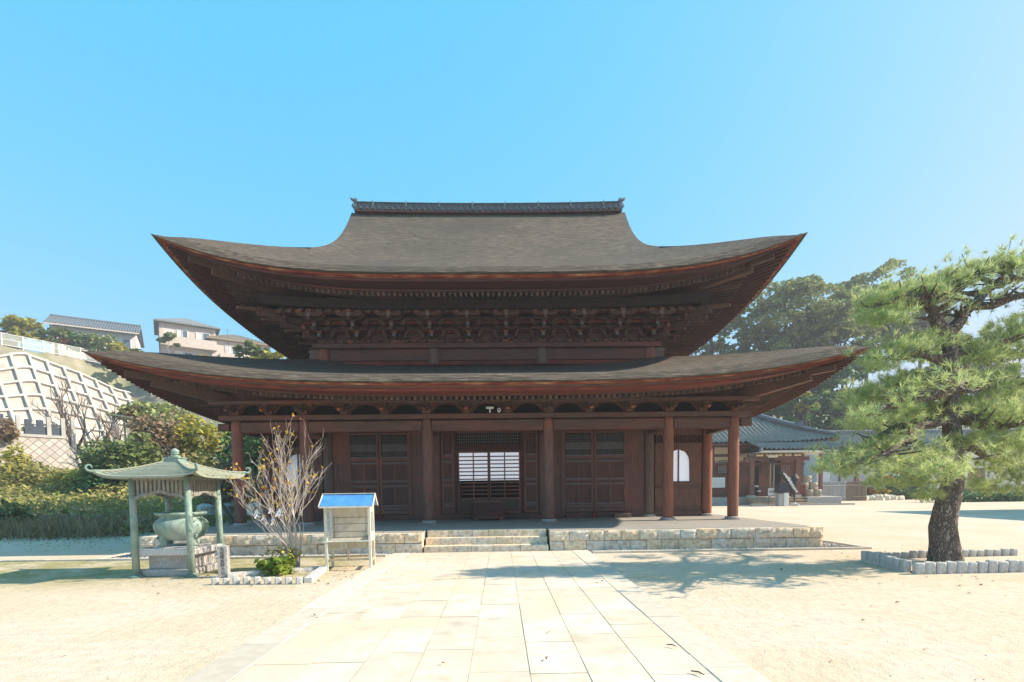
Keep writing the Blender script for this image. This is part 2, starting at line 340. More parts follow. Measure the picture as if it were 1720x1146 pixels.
for nm, fn, X0, X1, Y0, Y1, nx, ny in (('hillside', hill_left, -130, -12, 2, 110, 150, 130), ('wooded_hill', hill_right, 4, 150, 39, 140, 60, 50)):
    g = MB(); rows = []
    for j in range(ny+1):
        y = Y0 + (Y1-Y0)*(j/ny)**1.3
        rows.append([(X0+(X1-X0)*i/nx, y, fn(X0+(X1-X0)*i/nx, y) + .25*math.sin(i*1.7+j)*math.cos(j*1.3)*min(1, fn(X0+(X1-X0)*i/nx, y)/3) - .02) for i in range(nx+1)])
    g.grid(rows); struct(g.build(nm, M['soil'], smooth=True))
# paved path of granite slabs
p = MB()
xs = [-1.88]; 
wd = [.51,.49,.50,.47,.52,.49,.50,.52]
for q in wd: xs.append(xs[-1]+q)
for i in range(8):
    y = -3.62 - rnd.random()*.7
    while y > -17:
        L = .50 + rnd.random()*.55
        z = .031 + rnd.uniform(-.0025,.0025)
        gp = .0035
        y1 = min(y, -3.62)
        p.box(xs[i]+gp+rnd.uniform(0,.003), xs[i+1]-gp-rnd.uniform(0,.003), y1-L+gp, y1-gp, -.05, z)
        y = y1-L
po = p.build('stone_path', M['slab']); struct(po)
p = MB(); p.box(-1.9, 2.12, -17.5, -3.6, -.04, .0262); struct(p.build('path_bed', M['sand']))
k = MB()
for x0, x1 in ((-2.30,-1.90),(2.12,2.52)):
    y = -3.62
    while y > -17:
        L = 1.3 + rnd.random()*.9
        k.box(x0, x1, y-L+.01, y, -.05, .036+rnd.uniform(-.003,.003)); y -= L
struct(k.build('path_kerb', M['kerb'], bevel=.008))
# gravel gutter round the platform and its kerb
PF, PX = -3.5, 8.55          # platform front, half width
gb = MB()
for x0, x1 in ((-9.25,-2.4),(2.6,9.25)): gb.box(x0, x1, -3.92, PF+.2, -.03, .012)
gb.box(8.5, 9.25, PF+.2, 20, -.03, .012); gb.box(-9.25, -8.5, PF+.2, 20, -.03, .012)
struct(gb.build('gutter_bed', M['gravel']))
st = MB(); rg = random.Random(3)
def pebble(b, x, y, z, r):
    P = [(x+r*math.cos(a)*rg.uniform(.7,1.2), y+r*math.sin(a)*rg.uniform(.7,1.2), z) for a in (0,1.26,2.51,3.77,5.03)]
    b.add(P+[(x,y,z+r*rg.uniform(.5,1.1))], [(i,(i+1)%5,5) for i in range(5)])
for _ in range(5200):
    x = rg.uniform(-9.2,9.2)
    if -2.42 < x < 2.62: continue
    pebble(st, x, rg.uniform(-3.9,PF+.02), .008, rg.uniform(.018,.04))
for _ in range(1800):
    pebble(st, rg.choice((-1,1))*rg.uniform(8.62,9.2), rg.uniform(PF,4), .008, rg.uniform(.02,.045))
so_ = st.build('gravel', M['gravel']); tag(so_, 'grey gravel filling the gutter below the platform wall', 'gravel', kind='stuff')
kb = MB()
x = -9.35
def kerbrun(b, a, c, fixed, horiz, w, h):
    t = a
    while t < c-.05:
        L = min(rnd.uniform(.9,1.5), c-t)
        if horiz: b.box(t+.004, t+L-.004, fixed, fixed+w, -.05, h+rnd.uniform(-.004,.004))
        else: b.box(fixed, fixed+w, t+.004, t+L-.004, -.05, h+rnd.uniform(-.004,.004))
        t += L
kerbrun(kb, -9.40, -2.37, -4.05, True, .13, .05); kerbrun(kb, 2.59, 9.40, -4.05, True, .13, .05)
kerbrun(kb, -3.91, 20, 9.27, False, .13, .05); kerbrun(kb, -3.91, 20, -9.40, False, .13, .05)
kerbrun(kb, -16, -9.42, -3.95, True, .16, .035)
struct(kb.build('gutter_kerb', M['kerb']))

# ------------------------------------------------------------------ stone platform
plat = thing('stone_platform', 'long low platform of rough stone blocks with three sunk steps under the temple hall', 'platform', (0,PF,0), world=True)
top = MB(); zt = .51
top.box(-PX+.06, -1.62, PF+.2, 20, .02, zt); top.box(1.62, PX-.06, PF+.2, 20, .02, zt); top.box(-1.62, 1.62, -2.5, 20, .02, zt)
top.build('platform_top', M['platform'], plat)
def rough_block(b, x0, x1, y0, y1, z0, z1, amp, face='-y', n=5):
    """a block whose outer face is broken rough"""
    rows = []
    for j in range(n+1):
        row = []
        for i in range(n+1):
            u, v = i/n, j/n; e = min(u,1-u,v,1-v)
            o = (rnd.uniform(.25,1)*amp if e > 0 else 0)
            if face == '-y': row.append((x0+(x1-x0)*u, y0-o, z0+(z1-z0)*v))
            elif face == '+x': row.append((x1+o, y0+(y1-y0)*u, z0+(z1-z0)*v))
            else: row.append((x0-o, y0+(y1-y0)*u, z0+(z1-z0)*v))
        rows.append(row)
    b.grid(rows)
    V = len(b.v)
    b.add([(x0,y0,z0),(x1,y0,z0),(x1,y1,z0),(x0,y1,z0),(x0,y0,z1),(x1,y0,z1),(x1,y1,z1),(x0,y1,z1)],
          [(4,5,6,7)] + [f for f, k in (((0,1,5,4),'-y'),((1,2,6,5),'+x'),((2,3,7,6),'b'),((3,0,4,7),'-x')) if k != face])
for xa, xb in ((-PX,-1.60),(1.60,PX)):
    ws = MB(); x = xa
    while x < xb-.05:
        L = min(rnd.uniform(.34,.62), xb-x)
        if xb-x-L < .25: L = xb-x
        rough_block(ws, x+.005, x+L-.005, PF+rnd.uniform(0,.015), PF+.3, .262, .50+rnd.uniform(-.006,.012), .035); x += L
    x = xa
    while x < xb-.05:
        L = min(rnd.uniform(.32,.85), xb-x)
        if xb-x-L < .25: L = xb-x
        rough_block(ws, x+.006, x+L-.006, PF+.015+rnd.uniform(0,.02), PF+.3, -.05, .256+rnd.uniform(-.012,.0), .028); x += L
    sgn = 1 if xa > 0 else -1
    for z0, z1 in ((-.05,.256),(.262,.505)):
        y = PF+.3
        while y < 19:
            L = rnd.uniform(.4,.75)
            rough_block(ws, min(sgn*(PX-.3),sgn*PX), max(sgn*(PX-.3),sgn*PX), y+.005, y+L-.005, z0, z1, .03, '+x' if sgn > 0 else '-x'); y += L
    ws.build('block_wall', M['wallstone'], plat)
for kz, y0 in ((.17,-3.50),(.34,-3.18),(.505,-2.86)):
    sm = MB(); x = -1.56
    while x < 1.55:
        L = min(rnd.uniform(.35,.75), 1.56-x)
        if 1.56-x-L < .2: L = 1.56-x
        rough_block(sm, x+.004, x+L-.004, y0+rnd.uniform(0,.01), y0+.42, kz-.17, kz+rnd.uniform(-.004,.004), .008); x += L
    sm.build('step', M['wallstone'], plat)

# ------------------------------------------------------------------ temple hall
T = thing('temple_hall', 'large dark timber temple hall with two sweeping bark roofs behind the paved path', 'temple', (0,0,0), world=True)
A, B = 3.807, 2.0985
CXS = [-1.5*A-B, -1.5*A, -.5*A, .5*A, 1.5*A, 1.5*A+B]
MX = 1.5*A; WY = B; YM = 9.0; YB = 2*YM-WY        # main body half width, front wall, ridge line, back wall
HX1 = CXS[5]
def column(x, y, z1, r, mat, stone=True):
    c = MB(); H = z1-.60
    c.tube([(x,y,.60),(x,y,.60+H*.02),(x,y,.6+H*.5),(x,y,.6+H*.85),(x,y,z1-.12),(x,y,z1)], [r*.9,r,r,r*.98,r*.93,r*.8], 18)
    o = c.build('column', M[mat], T, smooth=True)
    s = MB(); s.lathe([(r*1.75,.505),(r*1.8,.53),(r*1.3,.535),(r*1.4,.56),(r*1.36,.59),(r*1.12,.61)], 20, (x,y,0)); s.build('plinth', M['granite'], o, smooth=False)
for x in CXS: column(x, 0, 3.78, .168, 'wood_sunlit' if x > 5 else 'wood_v')
for x in (-HX1,-MX,-.5*A,.5*A,MX,HX1): column(x, WY, 3.75, .178, 'wood_grey' if abs(x) == MX else ('wood_sunlit' if x > 6 else 'wood_v'))
for sx in (-1,1):
    for y in (5.9,9.0,12.1,YB): column(sx*HX1, y, 3.75, .20, 'wood_v')
# big beams over the front row
bm_ = MB()
for i in range(5):
    x0, x1 = CXS[i]+.15, CXS[i+1]-.15
    bm_.box(x0, x1, -.10, .10, 3.42, 3.735)
bm_.box(-HX1-.55, -HX1-.19, -.08, .08, 3.47, 3.70); bm_.box(HX1+.19, HX1+.55, -.08, .08, 3.47, 3.70)
bm_.build('tie_beam', M['wood_h'], T, bevel=.02)
pb = MB(); pb.box(-HX1-.45, HX1+.45, -.2, .2, 3.782, 3.93); pb.build('head_plate', M['wood_h'], T, bevel=.012)
eb = MB()
for i in range(5): eb.box(CXS[i]+.17, CXS[i+1]-.17, -.085, -.02, 3.395, 3.417)
eb.build('beam_edge', M['wood_red'], T)
for sx in (-1,1):
    sb = MB(); sb.box(sx*HX1-.1, sx*HX1+.1, .2, YB, 3.42, 3.735); sb.box(sx*HX1-.2, sx*HX1+.2, .21, YB+.2, 3.782, 3.93)
    sb.build('side_beam', M['wood_y'], T)
    sb = MB(); sb.box(sx*MX-.09, sx*MX+.09, .19, WY-.19, 3.45, 3.72); sb.build('porch_tie', M['wood_y'], T)
    sb = MB(); sb.box(sx*.5*A-.09, sx*.5*A+.09, .19, WY-.19, 3.45, 3.72); sb.build('porch_tie', M['wood_y'], T)

cl = MB(); cl.box(-HX1+.1, HX1-.1, .06, WY-.05, 4.62, 4.66); cl.build('porch_ceiling', M['wood_h'], T)

# frieze of cusped openings with lattice behind, above the beams
def arch_panel(b, x0, x1, z0, z1, y0, y1, halfL, halfR):
    """board between x0 and x1 pierced by a low cusped arch, brackets' roots left solid"""
    N = 28
    def az(u):
        t = abs(2*u-1)
        if t > .96: return z0
        h = .86*(1-t**2.6)**.55
        if .60 < t: h -= .10*math.sin((t-.6)/.36*math.pi)**2
        return z0 + (z1-z0)*max(0,h)
    top_f = [(x0+(x1-x0)*i/N, y0, z1) for i in range(N+1)]; bot_f = [(x0+(x1-x0)*i/N, y0, min(z1-.02, az(i/N))) for i in range(N+1)]
    bot_b = [(p[0], y1, p[2]) for p in bot_f]; top_b = [(p[0], y1, z1) for p in top_f]
    b.grid([top_f, bot_f, bot_b, top_b, top_f])
    rim = [(p[0], y0-.025, p[2]) for p in bot_f]; rim2 = [(p[0], y0-.025, min(z1, p[2]+.035)) for p in bot_f]
    rim3 = [(p[0], y0+.002, p[2]) for p in rim2]; rim0 = [(p[0], y0+.002, p[2]) for p in bot_f]
    b.grid([rim3, rim2, rim, rim0])
fr = MB(); lat = MB(); bk = MB()
brX = []
for i in range(5):
    n = 3 if 0 < i < 4 else 2
    st_ = (CXS[i+1]-CXS[i])/n
    for j in range(n):
        x0, x1 = CXS[i]+j*st_, CXS[i]+(j+1)*st_
        arch_panel(fr, x0+.17, x1-.17, 3.932, 4.30, -.02, .05, 0, 0)
        fr.box(x0-.168, x0+.168, -.018, .05, 3.932, 4.30); fr.box(x0-.168, x1-.172, -.03, .04, 4.302, 4.38)
        for q in range(1, 15): xx = x0+.12+(x1-x0-.24)*q/15; lat.box(xx-.009, xx+.009, .09, .105, 3.93, 4.36)
        for q in range(1, 6): lat.box(x0+.1, x1-.1, .106, .116, 3.93+.43*q/6-.008, 3.93+.43*q/6+.008)
        brX.append(x0)
brX.append(CXS[5])
fr.build('arched_frieze', M['wood_arch'], T); lat.build('frieze_lattice', M['wood_dark'], T)
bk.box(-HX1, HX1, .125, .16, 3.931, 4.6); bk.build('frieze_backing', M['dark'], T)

# lower brackets
def block(b, x, y, z, w, d, h):
    """a bearing block: square above, tapering to its foot"""
    w2, d2 = w*.66, d*.66
    P = [(x-w2/2,y-d2/2,z),(x+w2/2,y-d2/2,z),(x+w2/2,y+d2/2,z),(x-w2/2,y+d2/2,z)]
    Q = [(x-w/2,y-d/2,z+h*.45),(x+w/2,y-d/2,z+h*.45),(x+w/2,y+d/2,z+h*.45),(x-w/2,y+d/2,z+h*.45)]
    U = [(p[0],p[1],z+h) for p in Q]
    b.add(P+Q+U, [(3,2,1,0),(0,1,5,4),(1,2,6,5),(2,3,7,6),(3,0,4,7),(4,5,9,8),(5,6,10,9),(6,7,11,10),(7,4,8,11),(8,9,10,11)])
def arm(b, x, y, z, L, d, h):
    """a bracket arm along X with its ends rounded off below"""
    P = [(-L/2,h),(-L/2,h*.55),(-L/2*.86,h*.2),(-L/2*.62,0),(L/2*.62,0),(L/2*.86,h*.2),(L/2,h*.55),(L/2,h)]
    b.prism([(x+a, z+c) for a, c in P], y-d/2, y+d/2, 'y')
def arm_y(b, x, y, z, L, w, h):
    """an arm stepping out towards -Y, rounded nose"""
    P = [(y+.05,0),(y+.05,h),(y-L,h),(y-L,h*.6),(y-L*.9,h*.25),(y-L*.72,0)]
    b.prism([(a, z+c) for a, c in P], x-w/2, x+w/2, 'x')
for x in brX:
    b = MB(); big = any(abs(x-c) < .01 for c in CXS)
    block(b, x, 0, 3.931, .28 if big else .22, .34, .16)
    arm(b, x, -.03, 4.12, .62 if big else .52, .12, .11); arm_y(b, x, 0, 4.0, .44, .13, .15)
    for dx in (-.21,0,.21): block(b, x+dx, -.03, 4.20, .14, .17, .08)
    block(b, x, -.36, 4.13, .17, .17, .09)
    b.prism([(-.44,4.02),(-.62,3.98),(-.68,4.05),(-.6,4.1),(-.44,4.12)], x-.05, x+.05, 'x')
    b.build('bracket', M['wood_bracket'], T, bevel=.008)
ke = MB(); ke.box(-HX1-.2, HX1+.2, -.06, -.01, 4.392, 4.95); ke.box(-HX1-.7, HX1+.7, -.12, .04, 4.275, 4.39); ke.box(-HX1-.6, HX1+.6, -.46, -.30, 4.222, 4.33)
ke.build('eave_purlin', M['wood_h'], T)

# ---- roofs
def make_lift(A_, p_, f_): return lambda s, d: A_*abs(s)**p_*math.exp(-max(0,d)/f_)
lift2 = make_lift(1.07, 3.8, 3.2); lift1 = make_lift(.85, 3.6, 4.0)
def ringpt(hx, y0, y1, d, side, s):
    ym = (y0+y1)/2; hy = (y1-y0)/2
    if side == 0: return (s*(hx-d), y0+d)
    if side == 1: return (hx-d, ym+s*(hy-d))
    if side == 2: return (-s*(hx-d), y1-d)
    return (-(hx-d), ym-s*(hy-d))
def ring_strip(b, hx, y0, y1, levels, lift, n=48, sides=(0,1,2,3)):
    """levels: list of (inset, z, lift factor); one strip of faces from level to level, round the eaves"""
    for sd_ in sides:
        rows = []
        for lv in levels:
            d, z, lf = lv[:3]; hn = lv[3] if len(lv) > 3 else 0; row = []
            for i in range(n+1):
                s = -1+2*i/n
                s = math.copysign(1-(1-abs(s))**1.25, s)
                x, y = ringpt(hx, y0, y1, d, sd_, s)
                row.append((x, y, z + lf*lift(s, 0) - hn*abs(s)**22))
            rows.append(row)
        b.grid(rows)
U = dict(hx=9.2, y0=-1.4, y1=19.4); L1 = dict(hx=10.38, y0=-2.57, y1=20.57)
def prof(d): return 7.85+.42*d+.0226*d*d
dW = [0,.6,1.2,1.8,2.4,2.8,3.2,3.7,4.4,5.2,6.2,7.4,8.8,10.4]; vW = [9.2,8.6,8.0,7.42,6.9,6.6,6.36,6.14,6.0,5.97,6.02,6.13,6.3,6.5]
Wd = lambda d: interp(d, dW, vW)
rf = MB()
# thick cut edge of the bark, leaning out
ring_strip(rf, levels=[(.5,7.70,.93),(0.03,7.66,1),(-.02,7.69,1),(.05,7.79,1,.10),(.2,7.936,1,.24)], lift=lift2, **U)
nD = 44
ds = [.2+10.2*(j/nD)**1.15 for j in range(nD+1)]
for back in (0,1):
    rows = []
    for d in ds:
        W_ = Wd(d); row = []
        for i in range(65):
            s = -1+2*i/64; s = math.copysign(1-(1-abs(s))**1.25, s)
            y = U['y0']+d
            z = prof(d)+lift2(s, d-.2)-.24*abs(s)**22*math.exp(-(d-.2)/.5)
            x = s*W_
            if back: y = 2*YM-y; 
            row.append((x, y, z))
        rows.append(row)
    rf.grid(rows)
    if True:     # underside at the verge
        rows2 = [[(x*(1-.0), y, z-.30) for x, y, z in r] for r in rows if abs(r[0][0]) < 6.3 and r[0][2] > 9.4]
        for k_ in (0,-1):
            e1 = [r[k_] for r in rows if r[0][2] > 9.2]; e2 = [(x, y, z-.32) for x, y, z in e1]; e3 = [(x*.93, y, z-.34) for x, y, z in e1]
            rf.grid([e1, e2, e3])
# side slopes up to the gables
for sx in (-1,1):
    rows = []
    dl = [.2+3.2*(j/16) for j in range(17)]
    for d in dl:
        row = []
        for i in range(65):
            s = -1+2*i/64; s = math.copysign(1-(1-abs(s))**1.25, s)
            hy = 10.4-d
            row.append((sx*(Wd(d) if d < 2.9 else Wd(2.9)-(d-2.9)), YM+s*hy, prof(d)+lift2(s, d-.2)-.24*abs(s)**22*math.exp(-(d-.2)/.5)))
        rows.append(row)
    rf.grid(rows)
rfo = rf.build('upper_roof', M['bark'], T, smooth=True)
sm_ = rfo.modifiers.new('split', 'EDGE_SPLIT'); sm_.split_angle = R(38)
gm = MB()
for sx in (-1,1):
    pts = [(sx*5.45, U['y0']+d, prof(d)-.3) for d in np.linspace(3.0,10.4,14)]
    pts += [(sx*5.45, 2*YM-p[1], p[2]) for p in pts[::-1][1:]]
    gm.add(pts, [tuple(range(len(pts)))])
gm.build('gable', M['wood_y'], T)
# lower roof
lr = MB()
ring_strip(lr, levels=[(.4,4.44,.95),(0.03,4.40,1),(-.02,4.43,1),(.05,4.52,1,.09),(.2,4.647,1,.2)], lift=lift1, **L1)
hip = L1['hx']-MX          # 4.67 in from the eave to the main wall
def prof1(d): return 4.60+.235*d+.0095*d*d
for sd_ in range(4):
    rows = []
    for j in range(17):
        d = .2+(hip-.15)*j/16; row = []
        for i in range(65):
            s = -1+2*i/64; s = math.copysign(1-(1-abs(s))**1.25, s)
            x, y = ringpt(L1['hx'], L1['y0'], L1['y1'], d, sd_, s)
            row.append((x, y, prof1(d)+lift1(s, d-.2)-.2*abs(s)**22*math.exp(-(d-.2)/.5)))
        rows.append(row)
    lr.grid(rows)
lro = lr.build('lower_roof', M['bark'], T, smooth=True)
sm_ = lro.modifiers.new('split', 'EDGE_SPLIT'); sm_.split_angle = R(38)
# eave boards and soffits
def eaves(pre, D, lift, lev, rafter, hipw, wallx, wally0, wally1):
    for nm, mt, ls in lev:
        b = MB(); ring_strip(b, levels=ls, lift=lift, **D); b.build(nm, M[mt], T)
    d0, z0, lf0, d1, z1, lf1, w, h, step = rafter
    for sd_ in range(4):
        b = MB(); ln = 2*(D['hx']-d0) if sd_ % 2 == 0 else (D['y1']-D['y0']-2*d0)
        n = int(ln/step)
        for i in range(n+1):
            s = -1+2*i/n
            x, y = ringpt(D['hx'], D['y0'], D['y1'], d0, sd_, s); xi, yi = ringpt(D['hx'], D['y0'], D['y1'], d1, sd_, s)
            b.beam((x,y,z0+lf0*lift(s,0)), (xi,yi,z1+lf1*lift(s,0)), w, h)
        b.build('rafter_row', M['wood_end'], T)
        if sd_ % 2:                  # flying rafters show on the side eaves
            b = MB(); zf = z0 + (.02 if pre == 'upper' else .02)
            for i in range(n+1):
                s = -1+2*i/n
                x, y = ringpt(D['hx'], D['y0'], D['y1'], .27, sd_, s); xi, yi = ringpt(D['hx'], D['y0'], D['y1'], d0+.04, sd_, s)
                b.beam((x,y,zf+lift(s,0)), (xi,yi,zf+lf0*lift(s,0)), w, .09)
            b.build('flying_rafter_row', M['wood_eave'], T)
    for sx in (-1,1):
        for back in (0,1):
            b = MB(); y0 = D['y0']; c = (lambda y: y) if not back else (lambda y: 2*YM-y)
            z_out, z_in, dz = hipw
            b.beam((sx*(D['hx']-1.05), c(y0+1.05), z_out), (sx*wallx, c(wally0), z_in), .22, .30)
            b.beam((sx*(D['hx']-.62), c(y0+.62), z_out+dz), (sx*(D['hx']-1.6), c(y0+1.6), z_out+dz-.06), .17, .17)
            b.build('hip_rafter', M['wood_h'], T)
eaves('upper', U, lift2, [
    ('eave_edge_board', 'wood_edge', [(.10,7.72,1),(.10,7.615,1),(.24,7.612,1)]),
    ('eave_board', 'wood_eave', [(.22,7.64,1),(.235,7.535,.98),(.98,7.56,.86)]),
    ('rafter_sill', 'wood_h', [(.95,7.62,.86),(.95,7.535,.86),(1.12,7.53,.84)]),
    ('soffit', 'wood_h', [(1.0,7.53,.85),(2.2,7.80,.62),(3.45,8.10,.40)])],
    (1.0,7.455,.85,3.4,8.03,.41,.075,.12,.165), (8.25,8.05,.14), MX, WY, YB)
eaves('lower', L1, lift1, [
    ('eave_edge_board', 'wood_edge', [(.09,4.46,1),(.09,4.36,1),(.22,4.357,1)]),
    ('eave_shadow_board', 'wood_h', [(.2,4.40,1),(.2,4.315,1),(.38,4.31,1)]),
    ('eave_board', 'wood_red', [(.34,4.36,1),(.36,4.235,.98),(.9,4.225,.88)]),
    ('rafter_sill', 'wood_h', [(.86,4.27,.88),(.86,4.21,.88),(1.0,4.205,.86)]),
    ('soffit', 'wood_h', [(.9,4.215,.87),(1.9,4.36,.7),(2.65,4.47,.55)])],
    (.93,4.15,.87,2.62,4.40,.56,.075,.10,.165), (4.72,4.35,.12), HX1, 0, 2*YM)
# purlin under the upper rafters
pu = MB(); ring_strip(pu, levels=[(1.95,7.66,.2),(1.95,7.37,.2),(2.15,7.37,.19),(2.15,7.66,.19)], lift=lift2, **U); pu.build('upper_purlin', M['wood_dark'], T)
# ridge of grey tiles
rd = thing_ridge = None
NR = 40
def rz(s): return .10*abs(s)**2.2
def squash(b): b.v = [(x*.99, y, 14.52+(z-14.56)*.83) for x, y, z in b.v]
core = MB()
def ridge_strip(b, y0, y1, z0, z1, hw):
    f = [[(s*hw, y0, z0+rz(s)) for s in np.linspace(-1,1,NR)], [(s*hw, y0, z1+rz(s)) for s in np.linspace(-1,1,NR)],
         [(s*hw, y1, z1+rz(s)) for s in np.linspace(-1,1,NR)], [(s*hw, y1, z0+rz(s)) for s in np.linspace(-1,1,NR)]]
    b.grid(f)
    for k_ in (0,-1): b.add([r[k_] for r in f], [(0,1,2,3)])
ridge_strip(core, YM-.36, YM+.36, 14.56, 14.66, 6.30)
squash(core); core.build('ridge_base', M['wood_h'], T)
rt = MB()
ridge_strip(rt, YM-.33, YM+.33, 14.681, 14.76, 6.28); ridge_strip(rt, YM-.25, YM+.25, 14.762, 15.08, 6.22); 
for q in range(1,4): ridge_strip(rt, YM-.27, YM-.251, 14.80+.07*q, 14.82+.07*q, 6.21)
ridge_strip(rt, YM-.30, YM+.30, 15.081, 15.13, 6.25); 
for i in range(42):
    s = -1+2*(i+.5)/42
    rt.tube([(s*6.2, YM-.46, 14.74+rz(s)), (s*6.2, YM-.2, 14.80+rz(s))], .085, 8)
rt.tube([(s*6.25, YM, 15.16+rz(s)) for s in np.linspace(-1,1,NR)], .10, 8)
squash(rt); ro = rt.build('ridge', M['tile'], T)
for i in range(8):
    s = -1+2*(i+.5)/8; b = MB(); x = s*6.25
    b.box(x-.022, x+.022, YM-.325, YM-.302, 14.9+rz(s), 15.20+rz(s)); squash(b); b.build('clamp', M['copper'], ro)
for sx in (-1,1):
    b = MB()
    P = [(-.34,14.60),(.30,14.60),(.34,14.85),(.26,15.05),(.33,15.2),(.22,15.36),(.0,15.30),(-.22,15.36),(-.33,15.2),(-.26,15.05),(-.34,14.85)]
    b.prism([(YM+a, c+.1) for a, c in P], sx*6.22, sx*6.36, 'x')
    b.lathe([(.10,0),(.11,.04),(.05,.06)], 10, (sx*6.3, YM, 15.2))
    for a in (-.2,.2): b.tube([(sx*6.36,YM+a,14.9),(sx*6.45,YM+a*1.3,15.0),(sx*6.38,YM+a*1.6,15.12)], [.06,.05,.02], 6)
    b.tube([(sx*6.05,YM,15.25),(sx*6.3,YM,15.34),(sx*6.52,YM,15.52),(sx*6.60,YM,15.60)], [.11,.10,.07,.03], 8)
    squash(b); b.build('ridge_end_tile', M['tile'], T)

# ---- upper wall
uw = MB(); 
uw.box(-MX, MX, WY, WY+.12, 5.6, 8.3); uw.box(-MX, MX, YB-.12, YB, 5.6, 8.3)
uw.box(-MX, -MX+.12, WY+.13, YB-.13, 5.6, 8.3); uw.box(MX-.12, MX, WY+.13, YB-.13, 5.6, 8.3)
uw.build('upper_wall', M['wood_h'], T)
lb = MB(); 
for y0, y1, z0, z1, e in ((WY-.14,WY-.005,5.92,6.05,.28),): lb.box(-MX-e, MX+e, y0, y1, z0, z1)
for sx in (-1,1): lb.box(min(sx*MX,sx*(MX+.14)), max(sx*MX,sx*(MX+.14)), WY+.0, YB, 5.92, 6.05)
lb.build('ledger', M['wood_red'], T)
ub = MB()
ub.box(-MX+.2, MX-.2, WY-.10, WY-.004, 6.09, 6.44); ub.box(-MX-.35, MX+.35, WY-.20, WY-.006, 6.50, 6.66)
for sx in (-1,1): ub.box(sx*MX-.09, sx*MX+.09, WY+.2, YB-.2, 6.09, 6.44); ub.box(sx*MX-.2, sx*MX+.2, WY+.002, YB+.3, 6.50, 6.66)
ub.build('upper_beam', M['wood_h'], T, bevel=.012)
for x in (-MX,-.5*A,.5*A,MX):
    b = MB(); b.tube([(x,WY-.02,5.95),(x,WY-.02,6.40),(x,WY-.02,6.49)], [.2,.2,.15], 14); b.build('post_head', M['wood_grey'] if abs(x) < MX else M['wood_v'], T, smooth=False)
for sx in (-1,1):
    b = MB()
    b.prism([(sx*(MX+.12),6.10),(sx*(MX+.42),6.13),(sx*(MX+.52),6.24),(sx*(MX+.46),6.33),(sx*(MX+.56),6.42),(sx*(MX+.40),6.49),(sx*(MX+.12),6.46)], WY-.09, WY+.07, 'y')
    b.build('beam_nose', M['wood_grey'], T)
# upper brackets: three steps out, packed all along the wall
def bracket3(b, x, w):
    y = WY-.02
    block(b, x, y, 6.662, .30, .30, .15)
    for k_ in range(3):
        z = 6.80+.20*k_; yo = y-.44*(k_+1)
        arm_y(b, x, y, z-.02, .44*(k_+1)+.06, .12, .15)
        arm(b, x, y-.44*k_-.02, z, .80-.04*k_, .115, .12)
        for dx in (-.31,.31): block(b, x+dx, y-.44*k_-.02, z+.12, .15, .16, .085)
        block(b, x, yo, z+.12, .17, .17, .09)
    arm(b, x, y-1.32, 7.24-.04, .86, .115, .12)
    for dx in (-.34,.34): block(b, x+dx, y-1.32, 7.33-.03, .13, .14, .07)
    for k_ in (0,1):
        if False: pass
        ye = y-.95-.40*k_; ze = 6.98+.21*k_
        b.beam((x, y+.05, ze+.42), (x, ye-.12, ze-.06), .10, .13, h2=.09)
for i in range(10):
    x = -MX + i*2*MX/9
    b = MB(); bracket3(b, x, 1); o = b.build('upper_bracket', M['wood_bracket'], T, bevel=.006)
    for k_ in range(3):
        b = MB(); yo = WY-.02-.44*(k_+1); b.box(x-.055, x+.055, yo-.075, yo-.062, 6.80+.20*k_, 6.91+.20*k_); b.build('arm_end', M['wood_pale'], o)
for i in range(9):
    x = -MX + (i+.5)*2*MX/9
    b = MB(); 
    b.prism([(x-.34,6.80),(x-.26,6.83),(x-.17,7.0),(x-.11,7.06),(x+.11,7.06),(x+.17,7.0),(x+.26,6.83),(x+.34,6.80),(x+.34,6.90),(x+.26,7.14),(x-.26,7.14),(x-.34,6.90)], WY-.3, WY-.2, 'y')
    b.build('strut_board', M['wood_bracket'], T)
bb = MB()
for y0, z0, z1 in ((WY-.16,7.02,7.10),(WY-.60,7.19,7.27),(WY-1.04,7.38,7.46)): bb.box(-MX-.3-(WY-y0), MX+.3+(WY-y0), y0, y0+.1, z0, z1)
bb.build('through_beam', M['wood_red'], T)
for y0, z1, e in ((WY-.16,7.105,.2),(WY-.60,7.275,.6),(WY-1.04,7.465,1.0),(WY-.16,6.665,.0),(WY-1.30,7.33,1.3)):
    b = MB(); n = int((2*MX+2*e)/.317)
    for i in range(n+1):
        x = -MX-e+i*(2*MX+2*e)/n
        block(b, x, y0+.03, z1, .19, .19, .10)
        if i < n: b.box(x+.10, x+.22, y0+.02, y0+.06, z1+.01, z1+.08)
    b.build('block_row', M['wood_bracket'], T)
for i in range(9):
    x = -MX + (i+.5)*2*MX/9
    b = MB(); b.prism([(x-.40,7.12),(x-.22,7.12),(x-.15,7.28),(x+.15,7.28),(x+.22,7.12),(x+.40,7.12),(x+.28,7.36),(x-.28,7.36)], WY-.72, WY-.62, 'y'); b.build('strut_board', M['wood_bracket'], T)
